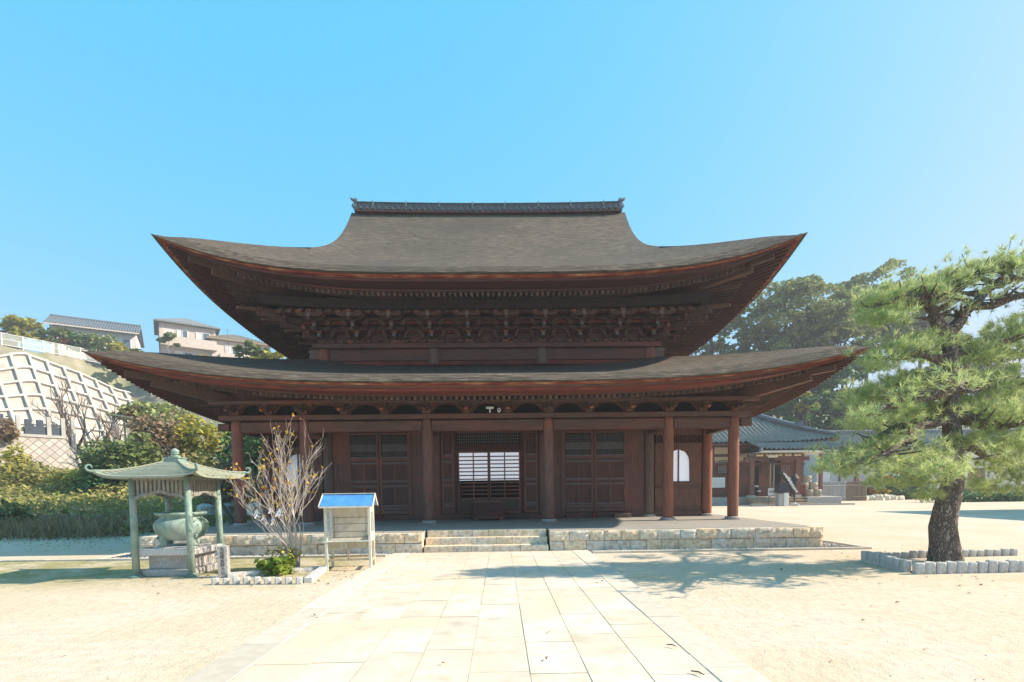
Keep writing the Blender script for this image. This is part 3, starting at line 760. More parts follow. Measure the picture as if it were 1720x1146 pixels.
for sx in (-1,1):          # brackets of the side walls and the diagonal corner sets
    for i in range(1, 9):
        yb_ = WY+i*(YB-WY)/9
        b = MB(); bracket3(b, 0, 1)
        b.v = [(sx*(MX - (p[1]-WY)), yb_+p[0]*sx, p[2]) for p in b.v]
        b.build('upper_bracket', M['wood_bracket'], T)
    b = MB()
    for k_ in range(3):
        z = 6.80+.20*k_; e = .52*(k_+1)
        b.beam((sx*(MX-.1), WY+.1, z+.05), (sx*(MX+e), WY-e, z+.05), .13, .16)
        b.beam((sx*(MX+.44*k_), WY-.44*k_-.02, z+.06), (sx*(MX+.5+.44*k_), WY-.44*k_-.02, z+.06), .11, .13)
        b.beam((sx*(MX+.44*k_), WY-.3-.44*k_, z+.06), (sx*(MX+.44*k_), WY+.4, z+.06), .11, .13)
        block(b, sx*(MX+e-.08), WY-e+.08, z+.13, .18, .18, .1)
        b.beam((sx*(MX-.1), WY+.1, z+.45), (sx*(MX+e+.42), WY-e-.42, z+.08), .12, .15, h2=.08)
    for k_ in range(4):
        b.beam((sx*(MX+.15), WY+.25+.1*k_, 6.83+.2*k_), (sx*(MX+.75+.38*k_), WY+.15-.1*k_, 6.74+.22*k_), .10, .12, h2=.06)
    b.build('corner_bracket', M['wood_bracket'], T)
# ------------------------------------------------------------------ temple front wall (at Y = WY)
def panel_set(b, x0, x1, z0, z1, y, st=.09, depth=.05):
    """stiles and rails round x0..x1, z0..z1"""
    b.box(x0, x0+st, y-depth, y, z0, z1); b.box(x1-st, x1, y-depth, y, z0, z1)
    b.box(x0+st, x1-st, y-depth, y, z1-st, z1); b.box(x0+st, x1-st, y-depth, y, z0, z0+st)
Y0 = WY-.02
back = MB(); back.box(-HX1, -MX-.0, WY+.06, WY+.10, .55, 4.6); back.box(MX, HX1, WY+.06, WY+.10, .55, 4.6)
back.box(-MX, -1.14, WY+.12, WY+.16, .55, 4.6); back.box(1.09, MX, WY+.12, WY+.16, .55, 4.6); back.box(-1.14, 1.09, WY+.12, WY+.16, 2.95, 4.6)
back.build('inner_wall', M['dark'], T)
sill = MB(); sill.box(-HX1+.2, -.75, WY-.12, WY+.08, .53, .70); sill.box(.62, HX1-.2, WY-.12, WY+.08, .53, .70); sill.box(-.75, .62, WY-.1, WY+.08, .53, .69)
sill.build('ground_sill', M['wood_h'], T)
ln = MB(); ln.box(-HX1+.2, HX1-.2, WY-.10, WY+.08, 3.62, 3.80); ln.box(-HX1, HX1, WY-.05, WY+.05, 3.802, 4.6); ln.build('lintel', M['wood_h'], T)
def lattice(name, x0, x1, z0, z1, y, nx, nz, parent, w=.012, backing='dark', mid=None, mat='wood_bracket'):
    b = MB()
    for i in range(1, nx): xx = x0+(x1-x0)*i/nx; b.box(xx-w/2, xx+w/2, y-.012, y, z0, z1)
    for j in range(1, nz): zz = z0+(z1-z0)*j/nz; b.box(x0, x1, y-.022, y-.013, zz-w/2, zz+w/2)
    if mid: b.box(x0, x1, y+.004, y+.014, mid[0], mid[1])
    o = b.build(name, M[mat], parent)
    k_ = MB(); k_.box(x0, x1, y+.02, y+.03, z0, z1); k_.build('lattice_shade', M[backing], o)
    return o
def big_door(x0, x1, label=None, twin=True):
    """a panelled leaf: lattice on top, two rows of panels below"""
    b = MB(); y = Y0-.03; z0, z1 = .72, 3.60
    zs = [z0, .84, 1.00, 1.66, 1.80, 2.48, 2.62, 3.52, z1]
    b.box(x0, x0+.09, y-.05, y, z0, z1); b.box(x1-.09, x1, y-.05, y, z0, z1)
    for a, c in ((z0,.86),(.93,1.02),(1.66,1.76),(1.83,1.90),(2.48,2.56),(2.62,2.74),(3.52,z1)): b.box(x0+.09, x1-.09, y-.05, y, a, c)
    xm = (x0+x1)/2
    b.box(xm-.03, xm+.03, y-.045, y, 1.02, 1.66); b.box(xm-.03, xm+.03, y-.045, y, 1.90, 2.48)
    o = b.build('door', M['wood_v'], T, bevel=.008)
    q = MB()
    for a, c in ((.86,.93),(1.02,1.66),(1.76,1.83),(1.90,2.48),(2.56,2.62)): q.box(x0+.09, x1-.09, y-.018, y+.01, a, c)
    q.build('panel', M['wood_panel'], o)
    for zz in (.865,1.025,1.765,1.905,2.565): pass
    mo = MB()
    for zz in (.93,1.05,1.76,1.93,2.56,2.76): mo.box(x0+.08, x1-.08, y-.075, y-.051, zz-.045, zz-.005)
    mo.build('moulding', M['wood_pale'], o)
    lattice('lattice', x0+.10, x1-.10, 2.75, 3.51, y-.01, 16, 12, o, .013, mid=(2.95,3.2), mat='wood_pale')
for xs_ in ((-4.99,-3.92),(-3.90,-2.83),(2.60,3.70),(3.72,4.86)): big_door(*xs_)
def wall_boards(x0, x1, z0, z1, y, n, mat='wood_v'):
    b = MB(); st_ = (x1-x0)/n
    for i in range(n): b.box(x0+i*st_+.003, x0+(i+1)*st_-.003, y-.03-rnd.random()*.004, y, z0, z1)
    return b.build('wall_boards', M[mat], T)
wall_boards(-MX+.19, -5.0, .70, 3.62, Y0, 3); wall_boards(-2.82, -.5*A-.19, .70, 3.62, Y0, 3)
wall_boards(.5*A+.19, 2.59, .70, 3.62, Y0, 3); wall_boards(4.87, MX-.19, .70, 3.62, Y0, 3)
for xx in (-5.0,-2.82,2.59,4.865): db = MB(); db.box(xx-.04, xx+.04, Y0-.09, Y0-.031, .70, 3.62); db.build('door_jamb', M['wood_v'], T)
# centre bay: two narrow leaves, transom lattice, paper sliding doors
def side_leaf(x0, x1):
    b = MB(); y = Y0-.03
    panel_set(b, x0, x1, .72, 3.60, y, .08)
    for a, c in ((1.0,1.09),(1.68,1.77),(1.86,1.94),(2.50,2.58),(2.70,2.80)): b.box(x0+.08, x1-.08, y-.05, y, a, c)
    o = b.build('door', M['wood_v'], T, bevel=.008)
    q = MB(); q.box(x0+.08, x1-.08, y-.02, y+.01, .80, 2.72); q.build('panel', M['wood_panel'], o)
    mo = MB()
    for zz in (1.0,1.10,1.78,1.95,2.59,2.82): mo.box(x0+.07, x1-.07, y-.075, y-.051, zz-.045, zz-.005)
    mo.build('moulding', M['wood_pale'], o)
    lattice('lattice', x0+.09, x1-.09, 2.81, 3.51, y-.01, 12, 12, o, .012, backing='wood_v')
side_leaf(-.5*A+.19, -1.26); side_leaf(1.21, .5*A-.19)
for xx in (-1.20,1.15): jb = MB(); jb.box(xx-.055, xx+.055, Y0-.10, Y0-.0, .70, 3.62); jb.build('door_jamb', M['wood_eave'], T, bevel=.006)
jb = MB(); jb.box(-1.145, 1.095, Y0-.08, Y0, 2.92, 3.14); jb.build('door_head', M['wood_eave'], T, bevel=.006)
tr = MB(); tr.box(-1.145, 1.095, Y0-.05, Y0, 3.55, 3.618); tr.build('transom', M['wood_h'], T)
lattice('transom_lattice', -1.14, 1.09, 3.145, 3.55, Y0-.02, 28, 4, T, .018, mat='wood_pale')
for x0, x1, yy in ((-1.135,-.03,Y0-.03),(-.03,1.085,Y0-.065)):
    b = MB()
    b.box(x0, x0+.05, yy-.03, yy, .72, 2.915); b.box(x1-.05, x1, yy-.03, yy, .72, 2.915)
    b.box(x0+.05, x1-.05, yy-.03, yy, 2.86, 2.915); b.box(x0+.05, x1-.05, yy-.03, yy, 1.22, 1.27); b.box(x0+.05, x1-.05, yy-.03, yy, .72, .78)
    xm = (x0+x1)/2; b.box(xm-.02, xm+.02, yy-.03, yy, 1.27, 2.86)
    for j in range(1, 12): zz = 1.27+(2.86-1.27)*j/12; b.box(x0+.05, x1-.05, yy-.028, yy-.001, zz-.021, zz+.021)
    o = b.build('sliding_door', M['wood_v'], T)
    q = MB(); q.box(x0+.05, x1-.05, yy+.001, yy+.005, 1.885, 2.86); q.build('paper', M['paper_glow'], o)
    q = MB(); q.box(x0+.05, x1-.05, yy-.022, yy-.004, .78, 1.22); q.build('lower_board', M['grain'], o)
mp = MB(); mp.box(-.06, .0, Y0-.12, Y0-.097, .70, 1.9); mp.build('door_post', M['wood_eave'], T)
# dim interior behind the open half of the sliding doors
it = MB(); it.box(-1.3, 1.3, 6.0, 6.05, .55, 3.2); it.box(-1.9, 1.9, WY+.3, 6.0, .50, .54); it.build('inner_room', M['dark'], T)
# end bays with cusped windows
def cusp(x0, x1, z0, z1, n=10):
    """outline of a flame-headed window, from lower left round to lower right"""
    w_ = (x1-x0)/2; xm = (x0+x1)/2; h = z1-z0
    half = [(1,0),(.985,.35),(.95,.62),(.93,.70),(.86,.78),(.80,.80),(.68,.875),(.50,.93),(.34,.945),(.16,.97),(0,1)]
    Lh = [(xm-w_*a, z0+h*c) for a, c in half]; Rh = [(xm+w_*a, z0+h*c) for a, c in half[::-1][1:]]
    return Lh+Rh
for sx in (-1,1):
    c = sx*(MX+HX1)/2; x0, x1 = c-.84, c+.84
    b = MB(); y = WY-.03
    wx0, wx1, wz0, wz1 = c-.46, c+.46, 1.72, 2.98
    o = cusp(wx0, wx1, wz0, wz1); 
    # boards round the opening: a fan from outline to the rectangle
    n = len(o); rect = []
    for (px_, pz_) in o:
        t = (px_-wx0)/(wx1-wx0)
        rect.append((px_, pz_))
    top_ = [(p_[0], y-.0, 3.08) for p_ in o]
    b.grid([[(p_[0], y, p_[1]) for p_ in o], top_])
    b.grid([[(p_[0], y, p_[1]) for p_ in o], [(p_[0], y+.06, p_[1]) for p_ in o]])
    b.box(x0, wx0-.001, y, y+.05, 1.62, 3.08); b.box(wx1+.001, x1, y, y+.05, 1.62, 3.08); b.box(wx0, wx1, y, y+.05, 1.62, 1.70)
    b.box(x0, x1, y-.03, y+.05, 3.082, 3.14); b.box(x0, x1, y-.03, y+.05, 3.42, 3.62)
    wo = b.build('window_wall', M['wood_v'], T)
    # wavy slats between
    q = MB()
    for i in range(22):
        xx = x0+.05+(x1-x0-.1)*i/21
        q.tube([(xx+.016*math.sin(k_*1.3), y+.01, 3.14+.28*k_/6) for k_ in range(7)], .018, 4)
    q.build('wavy_slats', M['wood_v'], T)
    lo = MB(); lo.box(x0, x1, y-.05, y-.001, 1.52, 1.615); lo.box(x0, x1, y-.03, y+.04, .70, .86)
    lo.build('window_rail', M['wood_h'], T)
    wall_boards(x0, x1, .86, 1.52, y+.03, 8)
    f = MB(); oi = cusp(wx0+.05, wx1-.05, wz0+.05, wz1-.06)
    f.grid([[(p_[0], y-.04, p_[1]) for p_ in cusp(wx0-.03, wx1+.03, wz0-.02, wz1+.04)], [(p_[0], y-.04, p_[1]) for p_ in oi], [(p_[0], y+.05, p_[1]) for p_ in oi]])
    f.box(c-.024, c+.024, y-.02, y+.02, wz0, wz1-.03); f.box(wx0-.08, wx1+.08, y-.07, y-.0405, wz0-.10, wz0-.005); f.box(wx0, wx1, y-.02, y+.03, wz0-.004, wz0+.05)
    fo = f.build('window', M['wood_v'], T)
    pp = MB(); pp.add([(p_[0], y+.03, p_[1]) for p_ in cusp(wx0, wx1, wz0, wz1)], [tuple(range(len(o)))]); pp.build('paper', M['paper_glow' if sx > 0 else 'paper_glow_dim'], fo)
# side and back walls of the lower storey
sw = MB()
for sx in (-1,1): sw.box(sx*HX1-.04, sx*HX1+.04, WY+.2, YB, .55, 3.42)
sw.box(-HX1, HX1, YB-.04, YB+.04, .55, 4.4); sw.build('side_wall', M['wood_y'], T)
# low ventilation boards and beams lying before the sill
for x0, x1, yy, h in ((-2.5,-1.35,1.72,.13),(1.35,2.35,1.72,.13),(2.7,3.35,1.75,.10)):
    b = MB(); b.box(x0, x1, yy, yy+.22, .512, .512+h); tag(b.build('threshold_beam', M['wood_h'], bevel=.01), 'dark squared timber lying on the platform ' + ('left of the offering box' if x0 < 0 else ('right of the offering box' if x0 < 2 else 'before the right pair of doors')), 'timber', 'loose timbers before the hall')
b = MB(); b.box(4.35,4.95,1.62,1.86,.512,.66)
for i in range(4): b.box(4.62+.07*i,4.66+.07*i,1.605,1.619,.53,.64)
tag(b.build('wooden_step', M['wood_grey'], bevel=.01), 'short weathered wooden step with notched front by the right doors', 'step')
for xx in (-3.9,3.7):
    b = MB(); b.box(xx-.07, xx+.07, Y0-.2, Y0-.06, .51, .72); b.build('door_stop', M['wood_red'], T)

# ------------------------------------------------------------------ offering box
ob = thing('offering_box', 'reddish brown wooden offering box before the paper sliding doors', 'box', (-.04,1.35,.51))
b = MB(); b.box(-.53,.53,-.3,.3,.07,.60); b.build('body', M['wood_eave'], ob, bevel=.01)
b = MB(); b.box(-.56,.56,-.33,.33,.601,.65); b.box(-.54,.54,-.31,-.30,.08,.12); b.build('rim', M['wood_h'], ob, bevel=.008)
b = MB()
for i in range(8): b.box(-.5,.5,-.28+.07*i,-.245+.07*i,.651,.675)
b.build('slats', M['wood_v'], ob)
for sx in (-1,1):
    b = MB(); b.box(sx*.42-.06,sx*.42+.06,-.31,.31,0,.069); b.build('foot', M['wood_h'], ob)
# ------------------------------------------------------------------ security camera and lamp over the beam
sc = thing('security_camera', 'small white security camera on a bracket above the centre beam', 'camera', (.08,-.27,4.0))
b = MB(); b.box(-.12,.12,-.06,.06,.05,.11); b.build('body', M['plaster_w'], sc, bevel=.015)
b = MB(); b.box(-.02,.02,-.02,.02,-.065,.049); b.build('bracket', M['plaster_w'], sc)
sl = thing('dome_camera', 'small round white camera with black lens above the centre beam', 'camera', (.36,-.23,4.01))
b = MB(); b.tube([(0,0,0),(0,-.06,0)], [.06,.055], 14); b.box(-.02,.02,-.03,.03,-.075,-.055); b.build('housing', M['plaster_w'], sl)
b = MB(); b.tube([(0,-.061,0),(0,-.075,0)], [.028,.02], 10); b.build('lens', M['ink'], sl)
# ------------------------------------------------------------------ incense pavilion
PV = thing('incense_pavilion', 'small open verdigris pavilion with curled roof corners over the incense burner', 'pavilion', (-6.03,-5.97,0))
hw = .52
for sx in (-1,1):
    for sy in (-1,1):
        b = MB(); b.tube([(sx*hw,sy*hw,.03),(sx*hw*.98,sy*hw*.98,1.9)], [.062,.058], 14); o = b.build('post', M['copper'], PV, smooth=True)
        b = MB(); b.lathe([(.14,0),(.14,.02),(.085,.05),(.07,.07)], 14, (sx*hw,sy*hw,0)); b.build('base_ring', M['copper_d'], o)
# hanging frieze of slats with a lobed bottom edge
for k in range(4):
    b = MB(); n = 13; lb_ = MB()
    def edge(t):
        a = abs(2*t-1); return 1.60 - .13*max(0, a-.25)**1.0/.75*1.0 + .02*math.cos(a*math.pi*3)
    def P(t, off): 
        u = -hw+2*hw*t; o = hw+off
        return [(u,-o),(o,u),(-u,o),(-o,-u)][k]
    for i in range(n):
        t = (i+.5)/n; t0, t1 = t-.022, t+.022
        z0 = edge(t)
        a0, a1 = P(t0,.012), P(t1,.012); c0, c1 = P(t0,-.012), P(t1,-.012)
        b.add([(*a0,z0),(*a1,z0),(*a1,1.84),(*a0,1.84),(*c0,z0),(*c1,z0),(*c1,1.84),(*c0,1.84)], [(0,1,2,3),(7,6,5,4),(0,4,5,1),(2,6,7,3),(1,5,6,2),(0,3,7,4)])
    N = 30; A1 = [(*P(i/N,.02), edge(i/N)-.03) for i in range(N+1)]; A2 = [(*P(i/N,.02), edge(i/N)+.035) for i in range(N+1)]
    B1 = [(*P(i/N,-.02), edge(i/N)-.03) for i in range(N+1)]; B2 = [(*P(i/N,-.02), edge(i/N)+.035) for i in range(N+1)]
    b.grid([A1,A2,B2,B1,A1])
    for z0, z1 in ((1.83,1.90),):
        q = [P(0,.035),P(1,.035),P(1,-.035),P(0,-.035)]
        b.add([(*p_,z0) for p_ in q]+[(*p_,z1) for p_ in q], [(3,2,1,0),(4,5,6,7),(0,1,5,4),(1,2,6,5),(2,3,7,6),(3,0,4,7)])
    b.build('slat_frieze', M['frieze'], PV)
pr_ = MB(); E_ = .91
def zroof(d): return 1.90 + .27*d + .14*d*d      # d from eave inward
for sd_ in range(4):
    rows = []
    for j in range(13):
        d = (E_-.15)*j/12
        # stepped sheet courses
        row = []
        for i in range(21):
            s = -1+2*i/20
            x, y = ringpt(E_, -E_, E_, d, sd_, s)
            row.append((x, y, zroof(d)+.10*abs(s)**5*math.exp(-d/.25)))
        if j:
            rows.append([(x, y, z+.0) for x, y, z in [(p_[0], p_[1], q_[2]+.012) for p_, q_ in zip(row, prev)]]) if False else None
        rows.append(row); prev = row
    pr_.grid(rows)
    rows = [[(lambda q: (q[0], q[1], 1.90+.10*abs(-1+2*i/20)**5-zz))(ringpt(E_, -E_, E_, dd, sd_, -1+2*i/20)) for i in range(21)] for dd, zz in ((0,0),(.0,.035),(.03,.04),(.5,-.03))]
    pr_.grid(rows)
    for j in range(1, 11):        # lap lines of the copper sheets
        d = (E_-.16)*j/11; sg = []
        for i in range(11):
            s = -1+2*i/10; x, y = ringpt(E_, -E_, E_, d, sd_, s*.995)
            sg.append((x, y, zroof(d)+.10*abs(s)**5*math.exp(-d/.25)+.004))
        pr_.tube(sg, .009, 4)
pro = pr_.build('roof', M['copper_roof'], PV, rec=True)
for sx in (-1,1):
    for sy in (-1,1):
        b = MB()
        pts = [(sx*(E_-.0-d), sy*(E_-d), zroof(d)+.10*math.exp(-d/.25)+.012) for d in (.9,.7,.5,.35,.2,.08,0)]
        b.tube(pts, [.012,.014,.016,.018,.02,.022,.024], 6); b.build('hip_roll', M['copper_roof'], PV, smooth=True)
        b = MB(); c0 = E_-.02; z0 = 2.012
        cu = []
        for i in range(14):
            a = -math.pi/2 + i/13*1.62*math.pi; r_ = .068*(1-.62*i/13)
            cu.append((sx*(c0+.05+.72*r_*math.cos(a)), sy*(c0+.05+.72*r_*math.sin(a)*0+.72*r_*math.cos(a)*1.0), z0+.056+r_*math.sin(a)))
        cu = [(sx*(c0-.08), sy*(c0-.08), 1.985)] + cu
        b.tube(cu, [.03]+[.026-.0012*i for i in range(14)], 8); b.build('corner_curl', M['copper_d'], PV, smooth=True)
b = MB(); zf0 = zroof(E_-.15)
b.box(-.16,.16,-.16,.16,zf0-.02,zf0+.025); b.box(-.125,.125,-.125,.125,zf0+.026,zf0+.08); b.box(-.145,.145,-.145,.145,zf0+.081,zf0+.10)
b.lathe([(.09,zf0+.10),(.095,zf0+.13),(.055,zf0+.14),(.05,zf0+.155),(.08,zf0+.17),(.06,zf0+.185),(.075,zf0+.21),(.07,zf0+.24),(.04,zf0+.262),(.01,zf0+.28)], 16); b.build('finial', M['copper'], PV)
# stone pedestal and bronze burner
PD = thing('stone_pedestal', 'squat grey granite pedestal with an overhanging slab under the incense burner', 'pedestal', (-6.0,-5.93,0))
b = MB(); b.box(-.50,.50,-.50,.50,0,.13); b.build('footing', M['granite'], PD, bevel=.012)
b = MB(); b.box(-.41,.41,-.41,.41,.131,.40); b.build('block', M['granite'], PD, bevel=.01)
b = MB(); b.box(-.54,.54,-.54,.54,.401,.52); b.box(-.36,.36,-.36,.36,.521,.545); b.build('slab', M['granite_w'], PD, bevel=.012)
IB = thing('incense_burner', 'wide verdigris bronze incense burner on three legs on the granite pedestal', 'incense burner', (-6.0,-5.93,.545))
b = MB(); prof_ = [(.14,.10),(.27,.12),(.36,.17),(.435,.26),(.475,.37),(.47,.44),(.43,.50),(.375,.54),(.36,.58),(.375,.60),(.435,.61),(.45,.63),(.45,.655),(.43,.665),(.36,.66),(.34,.60),(.30,.52)]
b.lathe(prof_, 40); b.build('bowl', M['copper'], IB, smooth=True)
for a in (-2.2,-.45,1.3):
    b = MB(); x, y = .33*math.cos(a), .33*math.sin(a)
    b.tube([(x*.95,y*.95,.24),(x*1.08,y*1.08,.15),(x,y,.07),(x*1.05,y*1.05,.0)], [.09,.085,.065,.085], 10); o = b.build('leg', M['copper'], IB, smooth=True)
    b = MB(); b.tube([(x*1.22,y*1.22,.20),(x*1.28,y*1.28,.15)], [.035,.05], 8); b.build('beast_mask', M['copper_d'], o, smooth=True)
for j, a0 in enumerate((-.15,-.62)):
    b = MB()
    for i in range(6):
        a = a0+.09*i-.2*j; pts = []
        for r_, z in prof_[2:8]: pts.append(((r_+.006)*math.cos(a-.5*(z-.3)), (r_+.006)*math.sin(a-.5*(z-.3)), z))
        b.tube(pts, .009 if j == 0 else .004, 5)
    if j == 0: b.build('raised_ribs', M['copper_d'], IB)
b = MB(); rr = random.Random(5)
for j in range(7):
    for i in range(11):
        a = -1.72-.045*i; z = .345-.022*j; r_ = interp(z, [q[1] for q in prof_[:6]], [q[0] for q in prof_[:6]])+.003
        if rr.random() < .75: b.beam((r_*math.cos(a), r_*math.sin(a), z), (r_*math.cos(a-.022), r_*math.sin(a-.022), z+rr.uniform(-.004,.004)), .005, .010)
b.build('raised_inscription', M['copper_roof'], IB)

# ------------------------------------------------------------------ writing
def text(name, body, size, mat, parent, loc, rot=(R(90),0,0), extr=.001, vertical=False, xs=1.0):
    cu = bpy.data.curves.new(name, 'FONT'); cu.body = '\n'.join(body) if vertical else body
    cu.size = size; cu.extrude = extr; cu.align_x = 'CENTER'; cu.align_y = 'CENTER'; cu.space_line = .95
    tmp = bpy.data.objects.new(name, cu); COL.objects.link(tmp)
    me = bpy.data.meshes.new_from_object(tmp.evaluated_get(bpy.context.evaluated_depsgraph_get()))
    bpy.data.objects.remove(tmp); bpy.data.curves.remove(cu)
    me.name = name; me.materials.clear(); me.materials.append(M[mat])
    o = link(name, me, parent); o.location = loc; o.rotation_euler = rot; o.scale = (xs,1,1); return o
STL = thing('stone_marker', 'short square granite marker post with black carved characters beside the incense pavilion', 'stone marker', (-4.83,-6.62,0), R(14))
b = MB(); b.box(-.085,.085,-.085,.085,-.05,.585)
b.add([(-.085,-.085,.585),(.085,-.085,.585),(.085,.085,.585),(-.085,.085,.585),(0,0,.615)], [(0,1,4),(1,2,4),(2,3,4),(3,0,4)]); b.build('shaft', M['granite'], STL, bevel=.006)
text('inscription', '先住関会林人公', .078, 'ink', STL, (0,-.0875,.31), vertical=True)

# ------------------------------------------------------------------ candle box with a blue roof
CB = thing('candle_box', 'cream glass-fronted votive candle box on legs with a blue sheet roof', 'candle box', (-2.70,-5.79,0), R(7)); CB.scale = (1.1,1.05,1.06)
lw, ld = .38, .27
for sx in (-1,1):
    for sy in (-1,1):
        b = MB(); b.box(sx*lw-.025,sx*lw+.025,sy*ld-.025,sy*ld+.025,0,1.22); b.build('leg', M['tanwood'] if False else M['cream'], CB, bevel=.004)
b = MB()
for sy in (-1,1): b.box(-lw+.026,lw-.026,sy*ld-.018,sy*ld+.018,.19,.225)
for sx in (-1,1): b.box(sx*lw-.018,sx*lw+.018,-ld+.026,ld-.026,.15,.19)
b.build('stretcher', M['tanwood'], CB)
b = MB(); b.box(-lw+.026,lw-.026,-ld-.015,-ld+.01,.42,.535); b.box(-.018,.018,-ld-.012,-ld+.012,.20,.419); b.build('apron', M['tanwood'], CB)
b = MB(); b.box(-lw-.03,lw+.03,-ld-.03,ld+.03,.540,.565); b.build('tray', M['cream'], CB, bevel=.004)
b = MB(); b.box(-lw+.026,lw-.026,ld-.012,ld+.004,.566,1.2); b.build('back_panel', M['cream'], CB)
for sx in (-1,1):
    b = MB(); b.box(sx*lw-.004,sx*lw+.004,-ld+.026,ld-.026,.72,1.08); b.build('side_glass', M['glass'], CB)
    b = MB(); 
    for q in range(4): b.box(sx*lw-.012,sx*lw+.012,-ld+.026,ld-.026,.58+.032*q,.602+.032*q); b.box(sx*lw-.012,sx*lw+.012,-ld+.026,ld-.026,1.09+.03*q,1.11+.03*q)
    b.build('vent_slats', M['cream'], CB)
b = MB(); b.box(-lw+.026,-lw+.12,-ld-.0,-ld+.006,.57,1.18); b.build('front_glass', M['glass'], CB)
b = MB()
for zz, yy in ((.62,-.18),(.72,-.1),(.86,0.02),(.98,.12)):
    b.tube([(-lw+.07,yy,zz),(lw-.05,yy,zz)], .006, 6)
    for i in range(13): x = -lw+.09+i*(2*lw-.16)/12; b.tube([(x,yy,zz),(x,yy,zz+.025)], .003, 4)
for sx in (-1,1):
    x = sx*(lw-.06); b.tube([(x,-.2,.60),(x,-.2,.66),(x,.12,1.0),(x,.2,1.0),(x,.2,.57)], .006, 6)
b.build('wire_rack', M['steel'], CB)
b = MB(); 
for sx in (-1,1): b.prism([(-ld-.07,1.215),(ld+.07,1.215),(.02,1.40),(-.02,1.40)], sx*(lw+.02), sx*(lw+.035), 'x')
b.box(-lw-.02,lw+.02,-ld-.02,ld+.02,1.195,1.213); b.build('gable_board', M['cream'], CB)
b = MB(); b.beam((0,-ld-.13,1.212),(0,.01,1.425), 2*lw+.15, .018, up=(0,0,1)); b.beam((0,ld+.13,1.212),(0,-.005,1.43), 2*lw+.15, .018); b.build('roof_sheet', M['blue'], CB)
b = MB(); b.box(-lw-.09,lw+.09,-.03,.03,1.435,1.452); b.box(-lw-.08,lw+.08,-ld-.155,-ld-.125,1.185,1.215); b.build('roof_trim', M['cream'], CB)
b = MB()
for sx in (-1,1):
    b.beam((sx*(lw+.085),-ld-.13,1.205),(sx*(lw+.085),0,1.43), .016,.035); b.beam((sx*(lw+.085),ld+.13,1.205),(sx*(lw+.085),0,1.43), .016,.035)
b.build('barge_strip', M['cream'], CB)

# ------------------------------------------------------------------ bare trees
def bare_tree(name, label, cat, loc, stems, mats, seed, depth=4, r0=.03, leafc=None, nleaf=0, group=None, lsize=.05, spread=.55, rmin=.004, gn=6, fan=(2,3,3), rk=1.0):
    rr = random.Random(seed); root = thing(name, label, cat, loc, group=group)
    tips = []
    def grow(b, p, d, L, r, k):
        pts = [p]; n = 4
        for i in range(n):
            d = (d + Vector((rr.uniform(-1,1),rr.uniform(-1,1),rr.uniform(-.5,.9)))*.16).normalized()
            pts.append(pts[-1]+d*L/n)
        b.tube(pts, [r*(1-.45*i/n) for i in range(n+1)], gn if r > .012 else 4, cap=False)
        if k == 0: tips.append(pts[-1]); return
        m_ = rr.choice(fan)
        for q in range(m_):
            t = rr.uniform(.4,1) if q else 1
            i = min(n, max(1, int(t*n)))
            nd = (d + Vector((rr.uniform(-1,1),rr.uniform(-1,1),rr.uniform(-.25,.7)))*spread).normalized()
            grow(b, pts[i], nd, L*rr.uniform(.55,.8), max(rmin, r*.55), k-1)
    for (d, L, r, off) in stems:
        b = MB(); grow(b, Vector(off), Vector(d).normalized(), L, r*rk, depth); b.build('stem' if len(stems) > 1 else 'trunk', M[mats], root, smooth=True, rec=False)
    if nleaf and leafc:
        g_ = np.random.default_rng(seed); idx = g_.integers(0, len(tips), nleaf)
        P = np.array([tips[i] for i in idx]) + g_.normal(size=(nleaf,3))*.05
        leaves('leaves', M[leafc], root, P, lsize, g_)
    return root, tips
M['twig_w'] = surf('pale_bare_bark', [(.3,(.36,.31,.27)),(.6,(.56,.50,.45)),(.85,(.70,.65,.59))], 12, (1,1,.4), .9, .3, .003)
M['twig_b'] = surf('brown_bare_bark', [(.3,(.09,.07,.055)),(.6,(.18,.14,.11)),(.85,(.30,.25,.20))], 8, (1,1,.4), .9, .4, .006)
M['leaf_yel'] = leafmat('yellow_autumn_leaf', [(.45,.30,.03),(.55,.42,.06),(.48,.22,.03)])
M['leaf_org'] = leafmat('orange_autumn_leaf', [(.40,.10,.03),(.45,.20,.05),(.30,.07,.04)])
M['leaf_grn'] = leafmat('broad_green_leaf', [(0.130,0.221,0.039),(0.221,0.312,0.052),(0.338,0.390,0.078)])
M['leaf_ygr'] = leafmat('yellow_green_leaf', [(0.275,0.300,0.050),(0.413,0.400,0.075),(0.525,0.450,0.112)])
M['leaf_dk'] = leafmat('dark_evergreen_leaf', [(0.037,0.103,0.034),(0.076,0.184,0.060),(0.128,0.265,0.096)], .2)
M['leaf_mid'] = leafmat('evergreen_leaf', [(0.108,0.153,0.054),(0.180,0.234,0.081),(0.270,0.306,0.126)], .25)
M['leaf_oak'] = leafmat('sunlit_oak_leaf', [(0.155,0.194,0.060),(0.287,0.328,0.121),(0.442,0.460,0.203)], .25)
M['leaf_sasa'] = leafmat('bamboo_grass_leaf', [(0.176,0.203,0.047),(0.324,0.324,0.095),(0.446,0.405,0.149),(0.486,0.419,0.230)], .4)
M['leaf_dry'] = leafmat('dry_brown_leaf', [(.20,.13,.07),(.33,.24,.15),(.42,.34,.24)], .4)
M['leaf_red'] = leafmat('red_leaf', [(.30,.04,.03),(.36,.09,.04),(.22,.06,.04)], .4)
M['grass_dry'] = leafmat('dry_grass_blade', [(.20,.16,.09),(.33,.27,.17),(.16,.15,.06)], .4)
